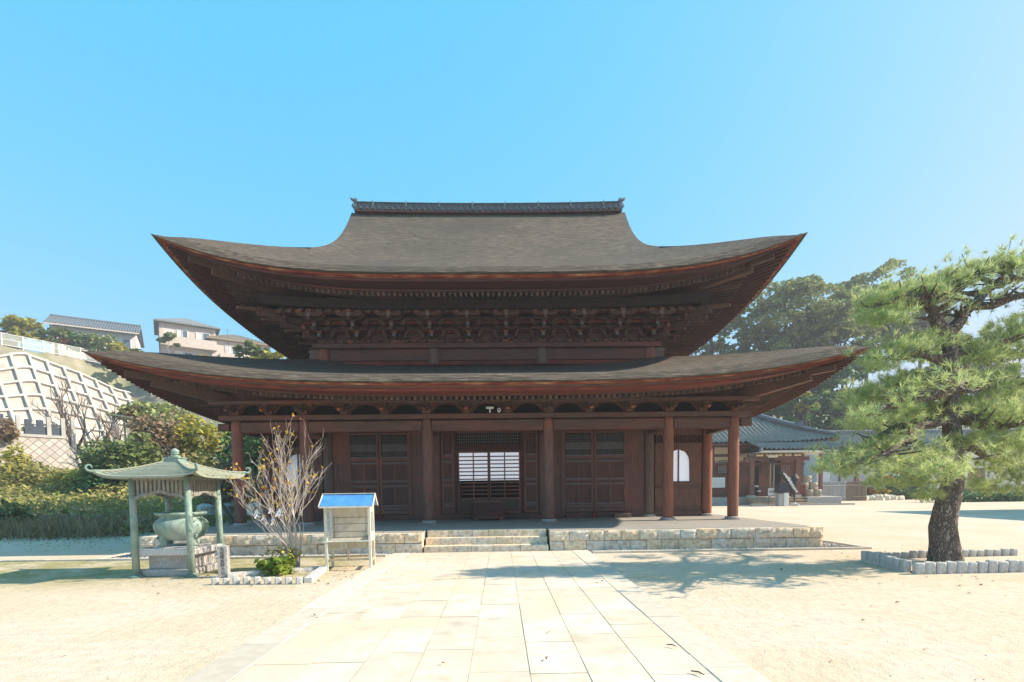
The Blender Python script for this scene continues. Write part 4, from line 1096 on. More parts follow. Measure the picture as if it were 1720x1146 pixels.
stems = [((-.10,.05,1),1.05,.036,(0,0,0)),((.06,.0,1),1.1,.038,(.05,.02,0)),((-.36,.05,.9),.95,.024,(-.05,0,.05)),((.16,-.05,.95),.85,.022,(.06,0,.05)),((.0,-.2,1),1.0,.028,(.03,-.06,0)),((-.22,.2,1),1.0,.026,(-.04,.06,0)),((.14,.18,1),.9,.024,(.06,.07,0)),((-.75,0,.72),.85,.016,(-.06,0,.2)),((-.5,-.15,.8),.8,.016,(-.03,-.05,.15)),((.2,-.3,.9),.75,.016,(.05,-.04,.1))]
ST, stips = bare_tree('bare_shrub_tree', 'slender pale bare tree with a few yellow leaves before the hall', 'tree', (-3.78,-5.95,0), stems, 'twig_w', 21, 5, spread=.58, rmin=.003, fan=(2,2,3), rk=.78, leafc='leaf_yel', nleaf=210, lsize=.05)
g_ = np.random.default_rng(4); lp = np.array([t for t in stips if t.x < -.25 and t.z > 1.3])
if len(lp): leaves('orange_leaves', M['leaf_org'], ST, lp[g_.integers(0,len(lp),26)]+g_.normal(size=(26,3))*.04, .06, g_)
ST.scale = (.88,.88,1.0)
# paper fortunes tied to its twigs
low = sorted([t for t in stips if t.z < 1.25], key=lambda t: (round(t.x,1), t.z))
rr = random.Random(9); rr.shuffle(low)
for i, t in enumerate(low[:12]):
    b = MB(); dx = rr.uniform(.015,.035)
    b.grid([[(-.012,0,.02),(.012,.004,.02)],[(-.02+dx*.3,.01,-.02),(.008+dx*.3,.012,-.02)],[(-.016-dx,.0,-.075),(.012-dx,.006,-.08)]])
    b.grid([[(-.012,.008,.02),(.014,.0,.02)],[(.0,-.008,-.03),(.026,-.004,-.028)],[(.01+dx,.006,-.06),(.032+dx,.002,-.058)]])
    o = b.build('paper_fortune', M['paper'], rec=False); o.location = Vector((-3.78,-5.95,0))+Vector((t.x*.88,t.y*.88,t.z))
    tag(o, 'white paper fortune strip tied to a twig of the bare tree', 'paper strip', 'paper fortunes on the bare tree')
def leafy_clump(name, label, cat, loc, rx, ry, rz_, n, size, matn, seed, group=None, stemm='twig_b', ns=5, up=.35, core=None):
    g = np.random.default_rng(seed); root = thing(name, label, cat, loc, group=group)
    d = g.normal(size=(n,3)); d /= np.linalg.norm(d, axis=1)[:,None]; rad = .45+.55*g.random(n)**.5
    lump = 1+.18*np.sin(d[:,0]*5+seed)+.16*np.sin(d[:,2]*6+seed*2)+.14*np.sin(d[:,1]*7+1)
    P = d*(rad*lump)[:,None]*np.array([rx,ry,rz_]); P[:,2] += rz_*.75; P = P[P[:,2] > .01]
    leaves('foliage', M[matn], root, P, size, g, up)
    b = MB()
    for i in range(ns):
        a = g.uniform(0,6.28); q = Vector((rx*.6*math.cos(a), ry*.6*math.sin(a), rz_*(1.0+.5*g.random())))
        b.tube([(.05*math.cos(a),.05*math.sin(a),-.15), q*.5+Vector((0,0,.05)), q], [size*.28,size*.2,size*.08], 5)
    b.build('stems', M[stemm], root, rec=False)
    return root
leafy_clump('leafy_plant', 'low clump of broad glossy green leaves at the foot of the bare tree', 'plant', (-3.93,-6.38,0), .33,.26,.20, 420, .085, 'leaf_grn', 31)
leafy_clump('yellow_plant', 'wispy yellow-green plant behind the broad-leaved clump', 'plant', (-3.88,-6.12,.22), .36,.22,.17, 220, .042, 'leaf_ygr', 32, ns=9)
# ------------------------------------------------------------------ edging stones of the two beds
def post_stone(w, d, h, seed):
    rr = random.Random(seed); b = MB(); n = 12
    prof_ = [(1,-.06),(1.0,h*.75),(.96,h*.92),(.8,h)]
    bb_ = len(b.v)
    for k_, z in prof_:
        for i in range(n):
            a = 2*math.pi*i/n; c_, s_ = math.cos(a), math.sin(a)
            e = (abs(c_)**5+abs(s_)**5)**(-1/5)
            b.v.append((w/2*k_*c_*e*rr.uniform(.97,1.02), d/2*k_*s_*e*rr.uniform(.97,1.02), z+rr.uniform(-.006,.006)))
    for i in range(len(prof_)-1):
        for k in range(n): k2 = (k+1)%n; b.f.append((i*n+k, i*n+k2, (i+1)*n+k2, (i+1)*n+k))
    b.f.append(tuple(range((len(prof_)-1)*n, len(prof_)*n)))
    return b
M['edge_stone'] = surf('edging_stone', [(.3,(.38,.37,.355)),(.55,(.53,.52,.50)),(.8,(.64,.63,.61))], 14, (1,1,1), .9, .5, .008, big=(5,(.30,.23,.13),.55,.68))
protos = [post_stone(.185,.13,.21,i) for i in range(3)]
pm = []
for i, b in enumerate(protos):
    o = b.build('edging_stone', M['edge_stone'], rec=True); pm.append(o)
used = [False]*3
def place_stone(x, y, rz_, sc_, label, group, z=0):
    i = rnd.randrange(3)
    if not used[i]: o = pm[i]; used[i] = True
    else: o = pm[i].copy(); COL.objects.link(o)
    o.location = (x,y,z); o.rotation_euler = (R(rnd.uniform(-3,3)),R(rnd.uniform(-3,3)),rz_); o.scale = (sc_*rnd.uniform(.9,1.08),sc_,sc_*rnd.uniform(.9,1.06))
    tag(o, label, 'edging stone', group)
def run(a, c, step, label, group, sc_=1, rz0=None):
    a = Vector(a); c = Vector(c); L = (c-a).length; n = max(1, round(L/step)); ang = math.atan2(c.y-a.y, c.x-a.x) if rz0 is None else rz0
    for i in range(n):
        p_ = a+(c-a)*((i+.5)/n); place_stone(p_.x, p_.y, ang, sc_*(L/n)/.19, label, group)
G1 = 'edging stones round the pine bed'
run((7.62,-7.5),(11.4,-7.42),.19, 'squat grey edging stone in the front row of the pine bed', G1)
run((7.66,-7.35),(7.83,-5.95),.19, 'squat grey edging stone in the left row of the pine bed', G1)
run((7.95,-5.85),(11.4,-5.62),.19, 'squat grey edging stone in the back row of the pine bed', G1, .8)
bed = MB(); bed.add([(7.7,-7.42,.03),(11.5,-7.35,.03),(11.5,-5.7,.03),(7.9,-5.9,.03)], [(0,1,2,3)]); struct(bed.build('bed_soil', M['sand']))
G2 = 'small edging stones of the bare tree bed'
run((-4.66,-7.40),(-3.02,-7.47),.175, 'small tilted grey stone in the front row of the bare tree bed', G2, .62, R(20))
for i, (x0,y0,x1,y1) in enumerate(((-2.98,-7.40,-3.05,-6.95),(-3.06,-6.92,-3.12,-6.48),(-3.12,-6.44,-3.16,-6.02))):
    b = MB(); L = math.hypot(x1-x0,y1-y0); b.box(-L/2,L/2,-.07,.07,-.05,.10)
    o = b.build('kerb_stone', M['granite_w'], bevel=.01); o.location = ((x0+x1)/2,(y0+y1)/2,0); o.rotation_euler = (0,0,math.atan2(y1-y0,x1-x0))
    tag(o, ('long pale kerb stone at the near end', 'long pale kerb stone in the middle', 'long pale kerb stone nearest the candle box')[i]+' of the bare tree bed right side', 'kerb stone', 'kerb stones of the bare tree bed')
for i in range(5):
    b = MB(); rough_block(b, -.17,.17,-.06,.06,-.04,.09,.02,'-y',3); o = b.build('bed_stone', M['edge_stone'])
    o.location = (-4.58+.30*i, -6.62+.13*i, 0); o.rotation_euler = (0,0,R(24+rnd.uniform(-8,8)))
    tag(o, 'low dark rough stone in the back row of the bare tree bed', 'edging stone', 'rough stones behind the bare tree bed')
# ------------------------------------------------------------------ pine
M['pine_bark'] = None
def barkmat():
    mt, n, b = mat_base('plated_pine_bark')
    v = coords(n, (1,1,.36)); vo = n.nodes.new('ShaderNodeTexVoronoi'); vo.feature = 'DISTANCE_TO_EDGE'; vo.inputs['Scale'].default_value = 17
    wv = n.nodes.new('ShaderNodeVectorMath'); wv.operation = 'ADD'; nz = n.nodes.new('ShaderNodeTexNoise'); nz.inputs['Scale'].default_value = 9; n.links.new(v, nz.inputs['Vector'])
    sc_ = n.nodes.new('ShaderNodeVectorMath'); sc_.operation = 'SCALE'; sc_.inputs['Scale'].default_value = .3; n.links.new(nz.outputs['Color'], sc_.inputs[0])
    n.links.new(v, wv.inputs[0]); n.links.new(sc_.outputs[0], wv.inputs[1]); n.links.new(wv.outputs[0], vo.inputs['Vector'])
    c = ramp(n, vo.outputs['Distance'], [(0,(.09,.07,.058)),(.07,(.17,.135,.112)),(.22,(.27,.22,.185)),(.5,(.37,.31,.265))])
    c = mixc(n, .6, c, ramp(n, noise(n, v, 20, 6), [(.3,(.6,.6,.6)),(.7,(1.3,1.25,1.2))]), 'MULTIPLY')
    n.links.new(c, b.inputs['Base Color']); b.inputs['Roughness'].default_value = .95
    bump(n, b, ramp(n, vo.outputs['Distance'], [(0,(0,0,0)),(.25,(1,1,1))]), 1.0, .03); return mt
M['pine_bark'] = barkmat()
M['needle'] = leafmat('pine_needle', [(.27,.38,.15),(.40,.52,.23),(.52,.61,.31),(.60,.60,.27)], .5, .5)
PB = Vector((9.1,-6.5,0))
PN = thing('pine_tree', 'large old pine with a leaning plated trunk and layered needle pads', 'tree', PB)
def pp(px, py, dy=0): return at(px, py, PB.y+dy) - PB
rr = random.Random(77)
tk = MB()
tp = [(1588,952,0,.33),(1587,935,0,.30),(1586,912,.02,.285),(1585,885,.03,.27),(1589,855,.02,.25),(1597,825,0,.22),(1602,795,0,.20),(1603,760,0,.185),(1600,720,0,.175),(1598,680,0,.165),(1598,640,0,.155),(1597,600,0,.145),(1592,560,0,.135)]
base = [pp(a,b_,c) for a,b_,c,_ in tp]; base[0].z = -.1
tk.tube(base, [q[3]*.82 for q in tp], 20)
# root flare, uneven
for i, v_ in enumerate(tk.v):
    x, y, z = v_; c_ = base[min(range(len(base)), key=lambda k: abs(base[k].z-z))]
    a = math.atan2(y-c_.y, x-c_.x); f = 1+.06*math.sin(a*5+z*3)+.05*math.sin(a*3-z*7) + (.22*max(0,.5-z)*(1+.6*math.sin(a*4)))
    tk.v[i] = (c_.x+(x-c_.x)*f, c_.y+(y-c_.y)*f, z)
tk.build('trunk', M['pine_bark'], PN, smooth=True)
limbs = [ # px, py, depth offset, radius
 [(1592,562,0,.13),(1572,535,-.05,.10),(1562,512,-.1,.085),(1562,500,-.1,.075),(1535,500,-.15,.06),(1500,505,-.2,.045),(1465,515,-.25,.025)],
 [(1562,505,-.1,.07),(1570,492,.0,.055),(1590,488,.1,.05),(1603,480,.15,.045),(1596,472,.15,.04),(1560,478,.2,.03),(1530,480,.3,.018)],
 [(1592,562,0,.12),(1615,535,.05,.10),(1640,510,.1,.09),(1655,485,.15,.075),(1675,465,.2,.065),(1700,455,.25,.055),(1740,448,.3,.04),(1790,440,.4,.02)],
 [(1640,513,.1,.08),(1670,512,.0,.07),(1700,500,-.1,.06),(1740,490,-.2,.05),(1800,480,-.3,.03)],
 [(1665,470,.2,.05),(1650,455,.3,.04),(1635,440,.3,.03),(1600,455,.3,.02)],
 [(1700,455,.25,.045),(1690,440,.2,.035),(1705,430,.2,.025),(1690,420,.2,.012)],
 [(1597,605,0,.10),(1560,600,-.1,.07),(1520,598,-.3,.05),(1500,600,-.4,.03),(1480,604,-.5,.02)],
 [(1598,635,0,.11),(1560,640,.3,.08),(1515,643,.6,.055),(1480,655,.8,.04),(1430,668,.9,.02)],
 [(1598,660,0,.11),(1540,670,-.3,.075),(1490,682,-.6,.05),(1450,700,-.8,.025)],
 [(1600,685,0,.11),(1550,697,.2,.085),(1515,715,.35,.07),(1490,725,.4,.055),(1455,748,.5,.035),(1410,765,.6,.02)],
 [(1601,705,0,.10),(1565,712,-.3,.08),(1530,735,-.6,.07),(1490,762,-.9,.05),(1450,775,-1.1,.035),(1405,785,-1.2,.018)],
 [(1602,760,0,.10),(1575,762,-.1,.085),(1555,768,-.25,.07),(1535,782,-.4,.045),(1500,795,-.5,.02)],
 [(1599,640,0,.12),(1630,645,.1,.08),(1660,652,.2,.065),(1700,650,.3,.05),(1760,655,.4,.03)],
 [(1601,700,0,.12),(1630,702,-.1,.10),(1655,716,-.2,.085),(1680,722,-.25,.07),(1720,712,-.4,.05),(1780,700,-.6,.03)],
 [(1602,740,0,.09),(1640,760,.3,.06),(1680,775,.5,.045),(1730,790,.6,.03)],
 [(1597,600,0,.09),(1640,590,.2,.06),(1690,575,.4,.045),(1740,560,.6,.03)],
 [(1600,690,0,.09),(1595,700,1.0,.07),(1580,705,1.8,.05),(1570,700,2.4,.02)],
 [(1598,640,0,.09),(1610,640,-.9,.07),(1620,655,-1.6,.045),(1630,660,-2.1,.02)],
 [(1599,620,0,.08),(1620,620,.9,.06),(1630,600,1.7,.04),(1640,590,2.3,.02)],
 [(1602,750,0,.08),(1590,770,-1.0,.06),(1570,785,-1.7,.03)]]
lpts = []
for L_ in limbs:
    b = MB(); P = [pp(a+rr.uniform(-2,2),c+rr.uniform(-2,2)+(max(0,500-c)*.28),d) for a,c,d,_ in L_]
    Q = [P[0]]; Rr = [L_[0][3]]
    for i in range(len(P)-1):        # crooked between the joints
        m_ = (P[i]+P[i+1])/2 + Vector((rr.uniform(-1,1),rr.uniform(-1,1),rr.uniform(-1,1)))*(P[i+1]-P[i]).length*.10
        Q += [m_, P[i+1]]; Rr += [(L_[i][3]+L_[i+1][3])/2, L_[i+1][3]]
    b.tube(Q, Rr, 9)
    # side twigs under the needle pads
    for i in range(2, len(Q)):
        for _ in range(3):
            e = Q[i]+Vector((rr.uniform(-.55,.55),rr.uniform(-.55,.55),rr.uniform(.0,.22))); m_ = (Q[i]+e)/2+Vector((0,0,rr.uniform(-.08,.03)))
            b.tube([Q[i],m_,e], [Rr[i]*.55,Rr[i]*.35,.006], 5, cap=False); lpts.append((e, .22))
        lpts.append((Q[i]+Vector((0,0,.08)), .26))
    b.build('limb', M['pine_bark'], PN, smooth=True, rec=False)
pads = [(1490,508,42,26,-.1),(1465,540,26,14,-.2),(1520,488,40,20,.3),(1545,470,34,16,.2),(1590,462,34,15,.3),(1600,445,30,12,.3),(1650,432,30,11,.3),(1690,424,34,12,.2),(1720,430,30,12,.2),(1460,520,26,18,.2),(1505,535,30,12,-.4),
 (1512,595,40,18,-.3),(1478,612,34,15,-.5),(1545,580,44,18,-.1),(1585,572,36,16,-.3),(1610,590,44,18,-.2),(1650,600,36,18,0),(1690,562,40,26,.4),(1705,600,40,20,.6),(1730,540,34,26,.5),
 (1480,662,52,22,.6),(1440,678,34,14,.8),(1520,640,44,16,.4),(1560,650,40,16,-.4),(1635,640,40,16,-.3),(1660,665,44,20,0),(1705,640,40,20,.4),(1720,670,36,20,.3),
 (1500,695,44,16,-.5),(1450,708,36,16,-.8),(1545,690,30,12,.2),(1640,690,34,14,-.6),(1690,692,40,18,-.5),
 (1420,772,36,16,.5),(1460,762,40,16,.4),(1400,788,26,10,-1.1),(1450,790,44,16,-1),(1500,745,40,14,.2),(1515,780,48,16,-.7),(1560,790,46,14,-.4),(1545,812,44,10,-.5),(1480,815,24,9,-.6),(1555,835,20,8,-.5),
 (1645,735,40,18,-.3),(1690,745,40,20,-.4),(1720,760,36,24,-.4),(1660,785,46,18,.4),(1705,800,40,18,.5),(1640,815,40,14,.4),(1690,825,40,11,.5),
 (1575,700,46,16,2.0),(1640,595,44,18,2.0),(1560,600,40,16,1.5),(1520,720,40,14,1.4),(1650,700,40,16,1.6),(1570,790,40,12,-1.5),(1740,700,40,30,0),(1780,650,40,40,.2),(1800,560,40,40,0),(1770,480,40,20,0),(1780,760,40,30,.3)]
tuft = []
for (a, c, rx, ry, dy) in pads:
    if c < 500: c += 20
    if 1555 < a < 1645 and 560 < c < 770: dy = abs(dy)+.5      # keeps the trunk in view
    ce = pp(a, c, dy); sc_ = .0115; n = int(11 + rx*ry*.085)
    for _ in range(n):
        d = Vector((rr.gauss(0,1),rr.gauss(0,1),rr.gauss(0,1))).normalized()*(rr.random()**.4)
        q = ce+Vector((d.x*rx*sc_, d.y*rx*sc_*.9, d.z*ry*sc_)); tuft.append((q, Vector((d.x*.6,d.y*.6,.55+d.z*.3))))
for q, s_ in lpts:
    for _ in range(2): tuft.append((q+Vector((rr.gauss(0,s_*.5),rr.gauss(0,s_*.5),rr.gauss(.02,s_*.25))), Vector((rr.uniform(-.7,.7),rr.uniform(-.7,.7),.6))))
def needles(name, tufts, parent, per=28, L=.155, wd_=.0082, seed=1):
    g = np.random.default_rng(seed); n = len(tufts)
    C = np.repeat(np.array([t[0] for t in tufts]), per, axis=0); D = np.repeat(np.array([t[1] for t in tufts]), per, axis=0)
    D = D/np.linalg.norm(D, axis=1)[:,None]
    d = D*.55+g.normal(size=D.shape)*.48; d /= np.linalg.norm(d, axis=1)[:,None]
    s = np.cross(d, g.normal(size=D.shape)); s /= np.linalg.norm(s, axis=1)[:,None]
    l = (L*(.65+.55*g.random(len(C))))[:,None]
    st_ = C + D*(g.random(len(C))*.06)[:,None]
    V = np.empty((len(C),3,3)); V[:,0] = st_-s*wd_/2; V[:,1] = st_+s*wd_/2; V[:,2] = st_+d*l
    k = len(C); me = bpy.data.meshes.new(name)
    me.vertices.add(k*3); me.vertices.foreach_set('co', V.reshape(-1)); me.loops.add(k*3); me.loops.foreach_set('vertex_index', np.arange(k*3, dtype=np.int32))
    me.polygons.add(k); me.polygons.foreach_set('loop_start', np.arange(0,k*3,3,dtype=np.int32)); me.update(calc_edges=True); me.validate()
    me.materials.append(M['needle']); return link(name, me, parent)
needles('crown', tuft, PN)
print('pine tufts', len(tuft))
# ------------------------------------------------------------------ left hillside: concrete grid wall, stone wall, houses, scrub
U0 = Vector((P0X,P0Y,0)); UD = Vector((UX,UY,0)); VD = Vector((-UY,UX,0))
def uv(u, v, z): return U0+UD*u+VD*v+Vector((0,0,z))
GW = thing('concrete_grid_wall', 'steep pale concrete grid retaining wall on the hillside below the houses', 'retaining wall', uv(0,0,7), world=True)
b = MB(); us = [i*.75 for i in range(-20,24)]
def gp(u, t, o=0):          # t 0 foot .. 1 top, o proud of the slab
    zt_ = wall_top(u); z = 6.4+(zt_-6.4)*t; n = VD*(-.85)+Vector((0,0,.53))
    return uv(u, -.3+7.4*t, z)+n*o
b.grid([[gp(u,t) for u in us] for t in np.linspace(0,1,8)]); b.build('slab', M['concrete_d'], GW)
b = MB()
def bar(b, P, Q, w, o, sideways):
    s = (Vector(Q)-Vector(P)).normalized(); 
for u in [i*1.68-14 for i in range(19)]:
    e = .14
    for t0, t1 in ((0,1),):
        A0, A1, B0, B1 = gp(u-e,t0), gp(u+e,t0), gp(u-e,t1), gp(u+e,t1); C0, C1, D0, D1 = gp(u-e,t0,.34), gp(u+e,t0,.34), gp(u-e,t1,.34), gp(u+e,t1,.34)
        b.add([A0,A1,B1,B0,C0,C1,D1,D0], [(4,5,6,7),(0,4,7,3),(1,2,6,5),(3,7,6,2),(0,1,5,4)])
b.build('rib', M['concrete'], GW)
b = MB()
for t in (.13,.273,.416,.559,.702,.845,.985):
    dt = .011
    r_ = [[gp(u,t+s_*dt,o) for u in us] for s_, o in ((-1,0),(-1,.32),(1,.32),(1,0))]
    b.grid(r_)
b.build('rail', M['concrete'], GW)
# mesh fence along its top
FN = thing('mesh_fence', 'pale wire mesh fence with white posts along the top of the grid wall', 'fence', uv(6,10.9,20), world=True)
def fz(u): return hill_left(*uv(u,10.9,0)[:2])
for i in range(15):
    u = -10+2.0*i; p_ = uv(u,10.9,fz(u)-.4); b = MB(); b.tube([p_,p_+Vector((0,0,2.0))], .07, 6); b.build('fence_post', M['plaster_w'], FN)
b = MB()
for h in (.15,.85,1.55): b.tube([uv(u,10.9,fz(u)+h) for u in np.arange(-10,18.5,1.0)], .035, 5)
b.build('fence_rail', M['plaster_w'], FN)
M['mesh'] = glassmat('fence_mesh', (.55,.62,.55), .38, .7)
b = MB(); b.grid([[uv(u,10.92,fz(u)+h) for u in np.arange(-10,18.5,1.0)] for h in (.1,1.55)]); b.build('wire_mesh', M['mesh'], FN)

def diamond():
    mt, n, b_ = mat_base('diamond_laid_stone'); tc = n.nodes.new('ShaderNodeTexCoord'); sp = n.nodes.new('ShaderNodeSeparateXYZ'); cb = n.nodes.new('ShaderNodeCombineXYZ')
    n.links.new(tc.outputs['Object'], sp.inputs[0]); n.links.new(sp.outputs[0], cb.inputs[0]); n.links.new(sp.outputs[2], cb.inputs[1])
    mp = n.nodes.new('ShaderNodeMapping'); mp.inputs['Rotation'].default_value = (0,0,R(45)); n.links.new(cb.outputs[0], mp.inputs[0])
    br = n.nodes.new('ShaderNodeTexBrick'); n.links.new(mp.outputs[0], br.inputs[0]); br.offset = 0; br.inputs['Scale'].default_value = 1
    br.inputs['Brick Width'].default_value = .42; br.inputs['Row Height'].default_value = .42; br.inputs['Mortar Size'].default_value = .03; br.inputs['Mortar Smooth'].default_value = .3
    br.inputs['Color1'].default_value = (.42,.39,.35,1); br.inputs['Color2'].default_value = (.56,.53,.48,1); br.inputs['Mortar'].default_value = (.24,.22,.19,1)
    c = mixc(n, .6, br.outputs[0], ramp(n, noise(n, tc.outputs['Object'], 1.3, 6), [(.3,(.7,.7,.66)),(.7,(1.2,1.2,1.2))]), 'MULTIPLY')
    n.links.new(c, b_.inputs['Base Color']); b_.inputs['Roughness'].default_value = .95; bump(n, b_, br.outputs['Fac'], -.6, .05); return mt
M['diamond'] = diamond()
WE = at(108,737,24); WDX = Vector((.64,.77,0)); WANG = math.atan2(.77,.64)
SW = thing('stone_terrace_wall', 'pale stone retaining wall laid in a diamond pattern above the scrub', 'retaining wall', (WE.x,WE.y,0), WANG)
b = MB(); b.prism([(-14,1.0),(-14,WE.z),(0,WE.z),(2.6,1.6)], 0, 4.5, 'y'); b.build('stone_face', M['diamond'], SW)
b = MB(); b.prism([(-14,WE.z+.002),(-14,WE.z+.2),(.05,WE.z+.2),(.12,WE.z+.002)], -.06, 4.5, 'y'); b.build('coping', M['concrete'], SW)
def onwall(px):
    k = (at(px,735,24)-CAMP); sl_ = k.x/k.y     # x = CX + sl*(y+CD)
    t = ((WE.x-CX) - sl_*(WE.y+CD))/(sl_*WDX.y-WDX.x); return t
TF = thing('terrace_fence', 'low grey fence of posts and dark panels on the diamond stone wall', 'fence', (WE.x,WE.y,WE.z+.2), WANG)
for px in (33,84,110,128):
    t = min(.0, onwall(px)) if px < 120 else .6; b = MB(); b.box(t-.13,t+.13,.1,.36,-.3 if px < 120 else -1.2,1.35); b.build('fence_post', M['concrete'], TF, bevel=.02)
M['slate'] = plain('dark_slate', (.06,.08,.10), .4)
for a, c in ((44,80),(88,104),(-20,28)):
    t0, t1 = onwall(a), onwall(c)
    b = MB(); b.box(t0,t1,.2,.26,.02,.62); b.box(t0,t1,.18,.28,.70,.77); b.build('panel', M['slate'], TF)
def wp(px, off, z): t = onwall(px); return Vector((WE.x,WE.y,0))+WDX*t+Vector((-.77,.64,0))*off+Vector((0,0,WE.z+z))
for i, (px, h) in enumerate(((8,1.5),(56,1.25),(76,1.25),(99,1.0))):
    g0 = MB(); g0.box(-.28,.28,-.2,.2,0,.25); g0.box(-.2,.2,-.14,.14,.251,h)
    o = g0.build('stone_slab', M['slate'], bevel=.03); o.location = wp(px,1.6,.2); o.rotation_euler = (0,0,WANG)
    tag(o, ('dark upright slab at the left end of', 'dark upright slab left of the plants on', 'dark upright slab right of the plants on', 'short dark slab at the right end of')[i]+' the diamond stone terrace', 'stone slab', 'upright slabs on the stone terrace')
for i, px in enumerate((52,66,97)):
    leafy_clump('potted_shrub', ('small green shrub left on the terrace fence', 'small green shrub in the middle of the terrace fence', 'small yellowish shrub right on the terrace fence')[i], 'shrub', wp(px,.7,.3), .38,.3,.3, 160, .13, 'leaf_ygr' if i == 2 else 'leaf_grn', 60+i, 'shrubs on the terrace fence')

# houses
M['stucco_p'] = surf('pinkish_stucco', [(.3,(.50,.43,.38)),(.7,(.60,.53,.47))], 2, (1,1,1), .9, .1, .01)
M['stucco_w'] = surf('white_stucco', [(.3,(.60,.58,.55)),(.7,(.70,.68,.65))], 2, (1,1,1), .9, .1, .01)
M['slate_roof'] = surf('grey_slate_roof', [(.3,(.13,.145,.15)),(.6,(.20,.215,.22)),(.85,(.27,.285,.29))], 3, (1,1,1), .8, .3, .02)
M['brown_roof'] = surf('tan_metal_roof', [(.3,(.22,.17,.12)),(.7,(.33,.26,.19))], 3, (1,1,1), .6, .2, .02)
def hip_roof(root, x0, x1, y0, y1, z, rise, e, mat, ribs=0, thick=.16):
    b = MB(); X0, X1, Y0_, Y1 = x0-e, x1+e, y0-e, y1+e; ym = (Y0_+Y1)/2; k = min((X1-X0)/2-.05,(Y1-Y0_)/2)
    A_ = [(X0,Y0_,z),(X1,Y0_,z),(X1,Y1,z),(X0,Y1,z)]; T_ = [(X0+k,ym,z+rise),(X1-k,ym,z+rise)]
    Bm = [(p_[0],p_[1],z-thick) for p_ in A_]
    b.add(A_+T_+Bm, [(0,1,5,4),(1,2,5),(2,3,4,5),(3,0,4),(0,6,7,1),(1,7,8,2),(2,8,9,3),(3,9,6,0),(9,8,7,6)])
    o = b.build('roof', mat, root)
    if ribs:
        r_ = MB()
        for i in range(1, ribs):
            x = X0+(X1-X0)*i/ribs; d = min(x-X0, X1-x, k); r_.tube([(x,Y0_,z+.03),(x,Y0_+d*(ym-Y0_)/k,z+.03+rise*d/k)], .06, 4)
            y = Y0_+(Y1-Y0_)*i/ribs; d = min(y-Y0_, Y1-y)*k/(ym-Y0_); r_.tube([(X0,y,z+.03),(X0+d,y,z+.03+rise*d/k)], .06, 4)
        r_.build('roof_ribs', mat, o)
    return o
def win(root, x0, x1, z0, z1, y=0, shutter=None, axis='y'):
    b = MB()
    def bx(a,c,d,e_,f,g_): 
        if axis == 'y': b.box(a,c,y-d,y-e_,f,g_)
        else: b.box(y-d,y-e_,a,c,f,g_)
    w_ = .07
    bx(x0,x0+w_,.06,-.02,z0,z1); bx(x1-w_,x1,.06,-.02,z0,z1); bx(x0+w_,x1-w_,.06,-.02,z1-w_,z1); bx(x0+w_,x1-w_,.06,-.02,z0,z0+w_)
    xm = (x0+x1)/2; bx(xm-.035,xm+.035,.05,-.02,z0+w_,z1-w_)
    o = b.build('window', M['plaster_w'], root); b = MB(); bx(x0+w_,x1-w_,.02,.005,z0+w_,z1-w_); b.build('pane', M['winglass'], o)
    b = MB(); bx(x0+w_,xm-.1,.032,.0205,z0+w_,z1-w_); b.build('curtain', M['stucco_w'], o)
# two-storey house
p_ = at(270, 604, 60)
H2 = thing('two_storey_house', 'beige two-storey house with grey hipped roof and long balcony on the hillside', 'house', (p_.x,60,p_.z), R(33)); H2.scale = (1.12,1.12,1.12)
b = MB(); b.box(0,6.3,0,6.5,-2.2,4.75); b.build('wall', M['stucco_p'], H2)
hip_roof(H2, 0, 6.3, 0, 6.5, 4.9, 1.7, .55, M['slate_roof'])
b = MB(); b.box(-.02,6.32,-1.0,-.002,1.75,1.9); b.box(-.02,6.32,-1.0,-.9,1.901,2.95); b.box(-.02,.08,-.899,-.01,1.901,2.95); b.box(6.22,6.32,-.899,-.01,1.901,2.95); b.build('balcony', M['stucco_p'], H2)
win(H2, 1.9,3.1,2.95,4.2); win(H2, 4.0,5.6,3.0,4.1); win(H2, 1.6,3.6,-.5,1.3); win(H2, 4.5,5.9,-.2,1.1); win(H2, .7,1.5,-.1,1.1,-.001,axis='x'); win(H2, 3.0,4.2,3.1,4.2,-.001,axis='x')
b = MB(); 
for i, x in enumerate((.5,.75,1.05,1.35)): b.box(x,x+.2,-.95,-.9301,3.1,3.75)
b.tube([(.2,-.94,3.8),(3.2,-.94,3.8)], .02, 5); b.build('washing_line', M['stucco_w'], H2)
b = MB(); b.tube([(-.06,-.06,-2),(-.06,-.06,4.7)], .05, 6); b.build('downpipe', M['slate'], H2)
p_ = at(262, 622, 58)
RW = thing('garden_wall', 'white concrete garden wall below the two-storey house', 'wall', (p_.x-.2,58.2,p_.z-1.5), R(33)); RW.scale = (1.12,1.12,1.12)
b = MB(); b.prism([(-.6,-2),(-.6,2.5),(1.2,2.35),(6.5,1.7),(15,1.4),(15,-2)], -.15,.15,'y'); b.build('wall_face', M['concrete'], RW)
b = MB(); b.prism([(-.6,2.502),(-.6,2.6),(1.2,2.45),(6.5,1.8),(15,1.5),(15,1.402),(6.5,1.702),(1.2,2.352)], -.2,.2,'y'); b.build('coping', M['concrete_d'], RW)
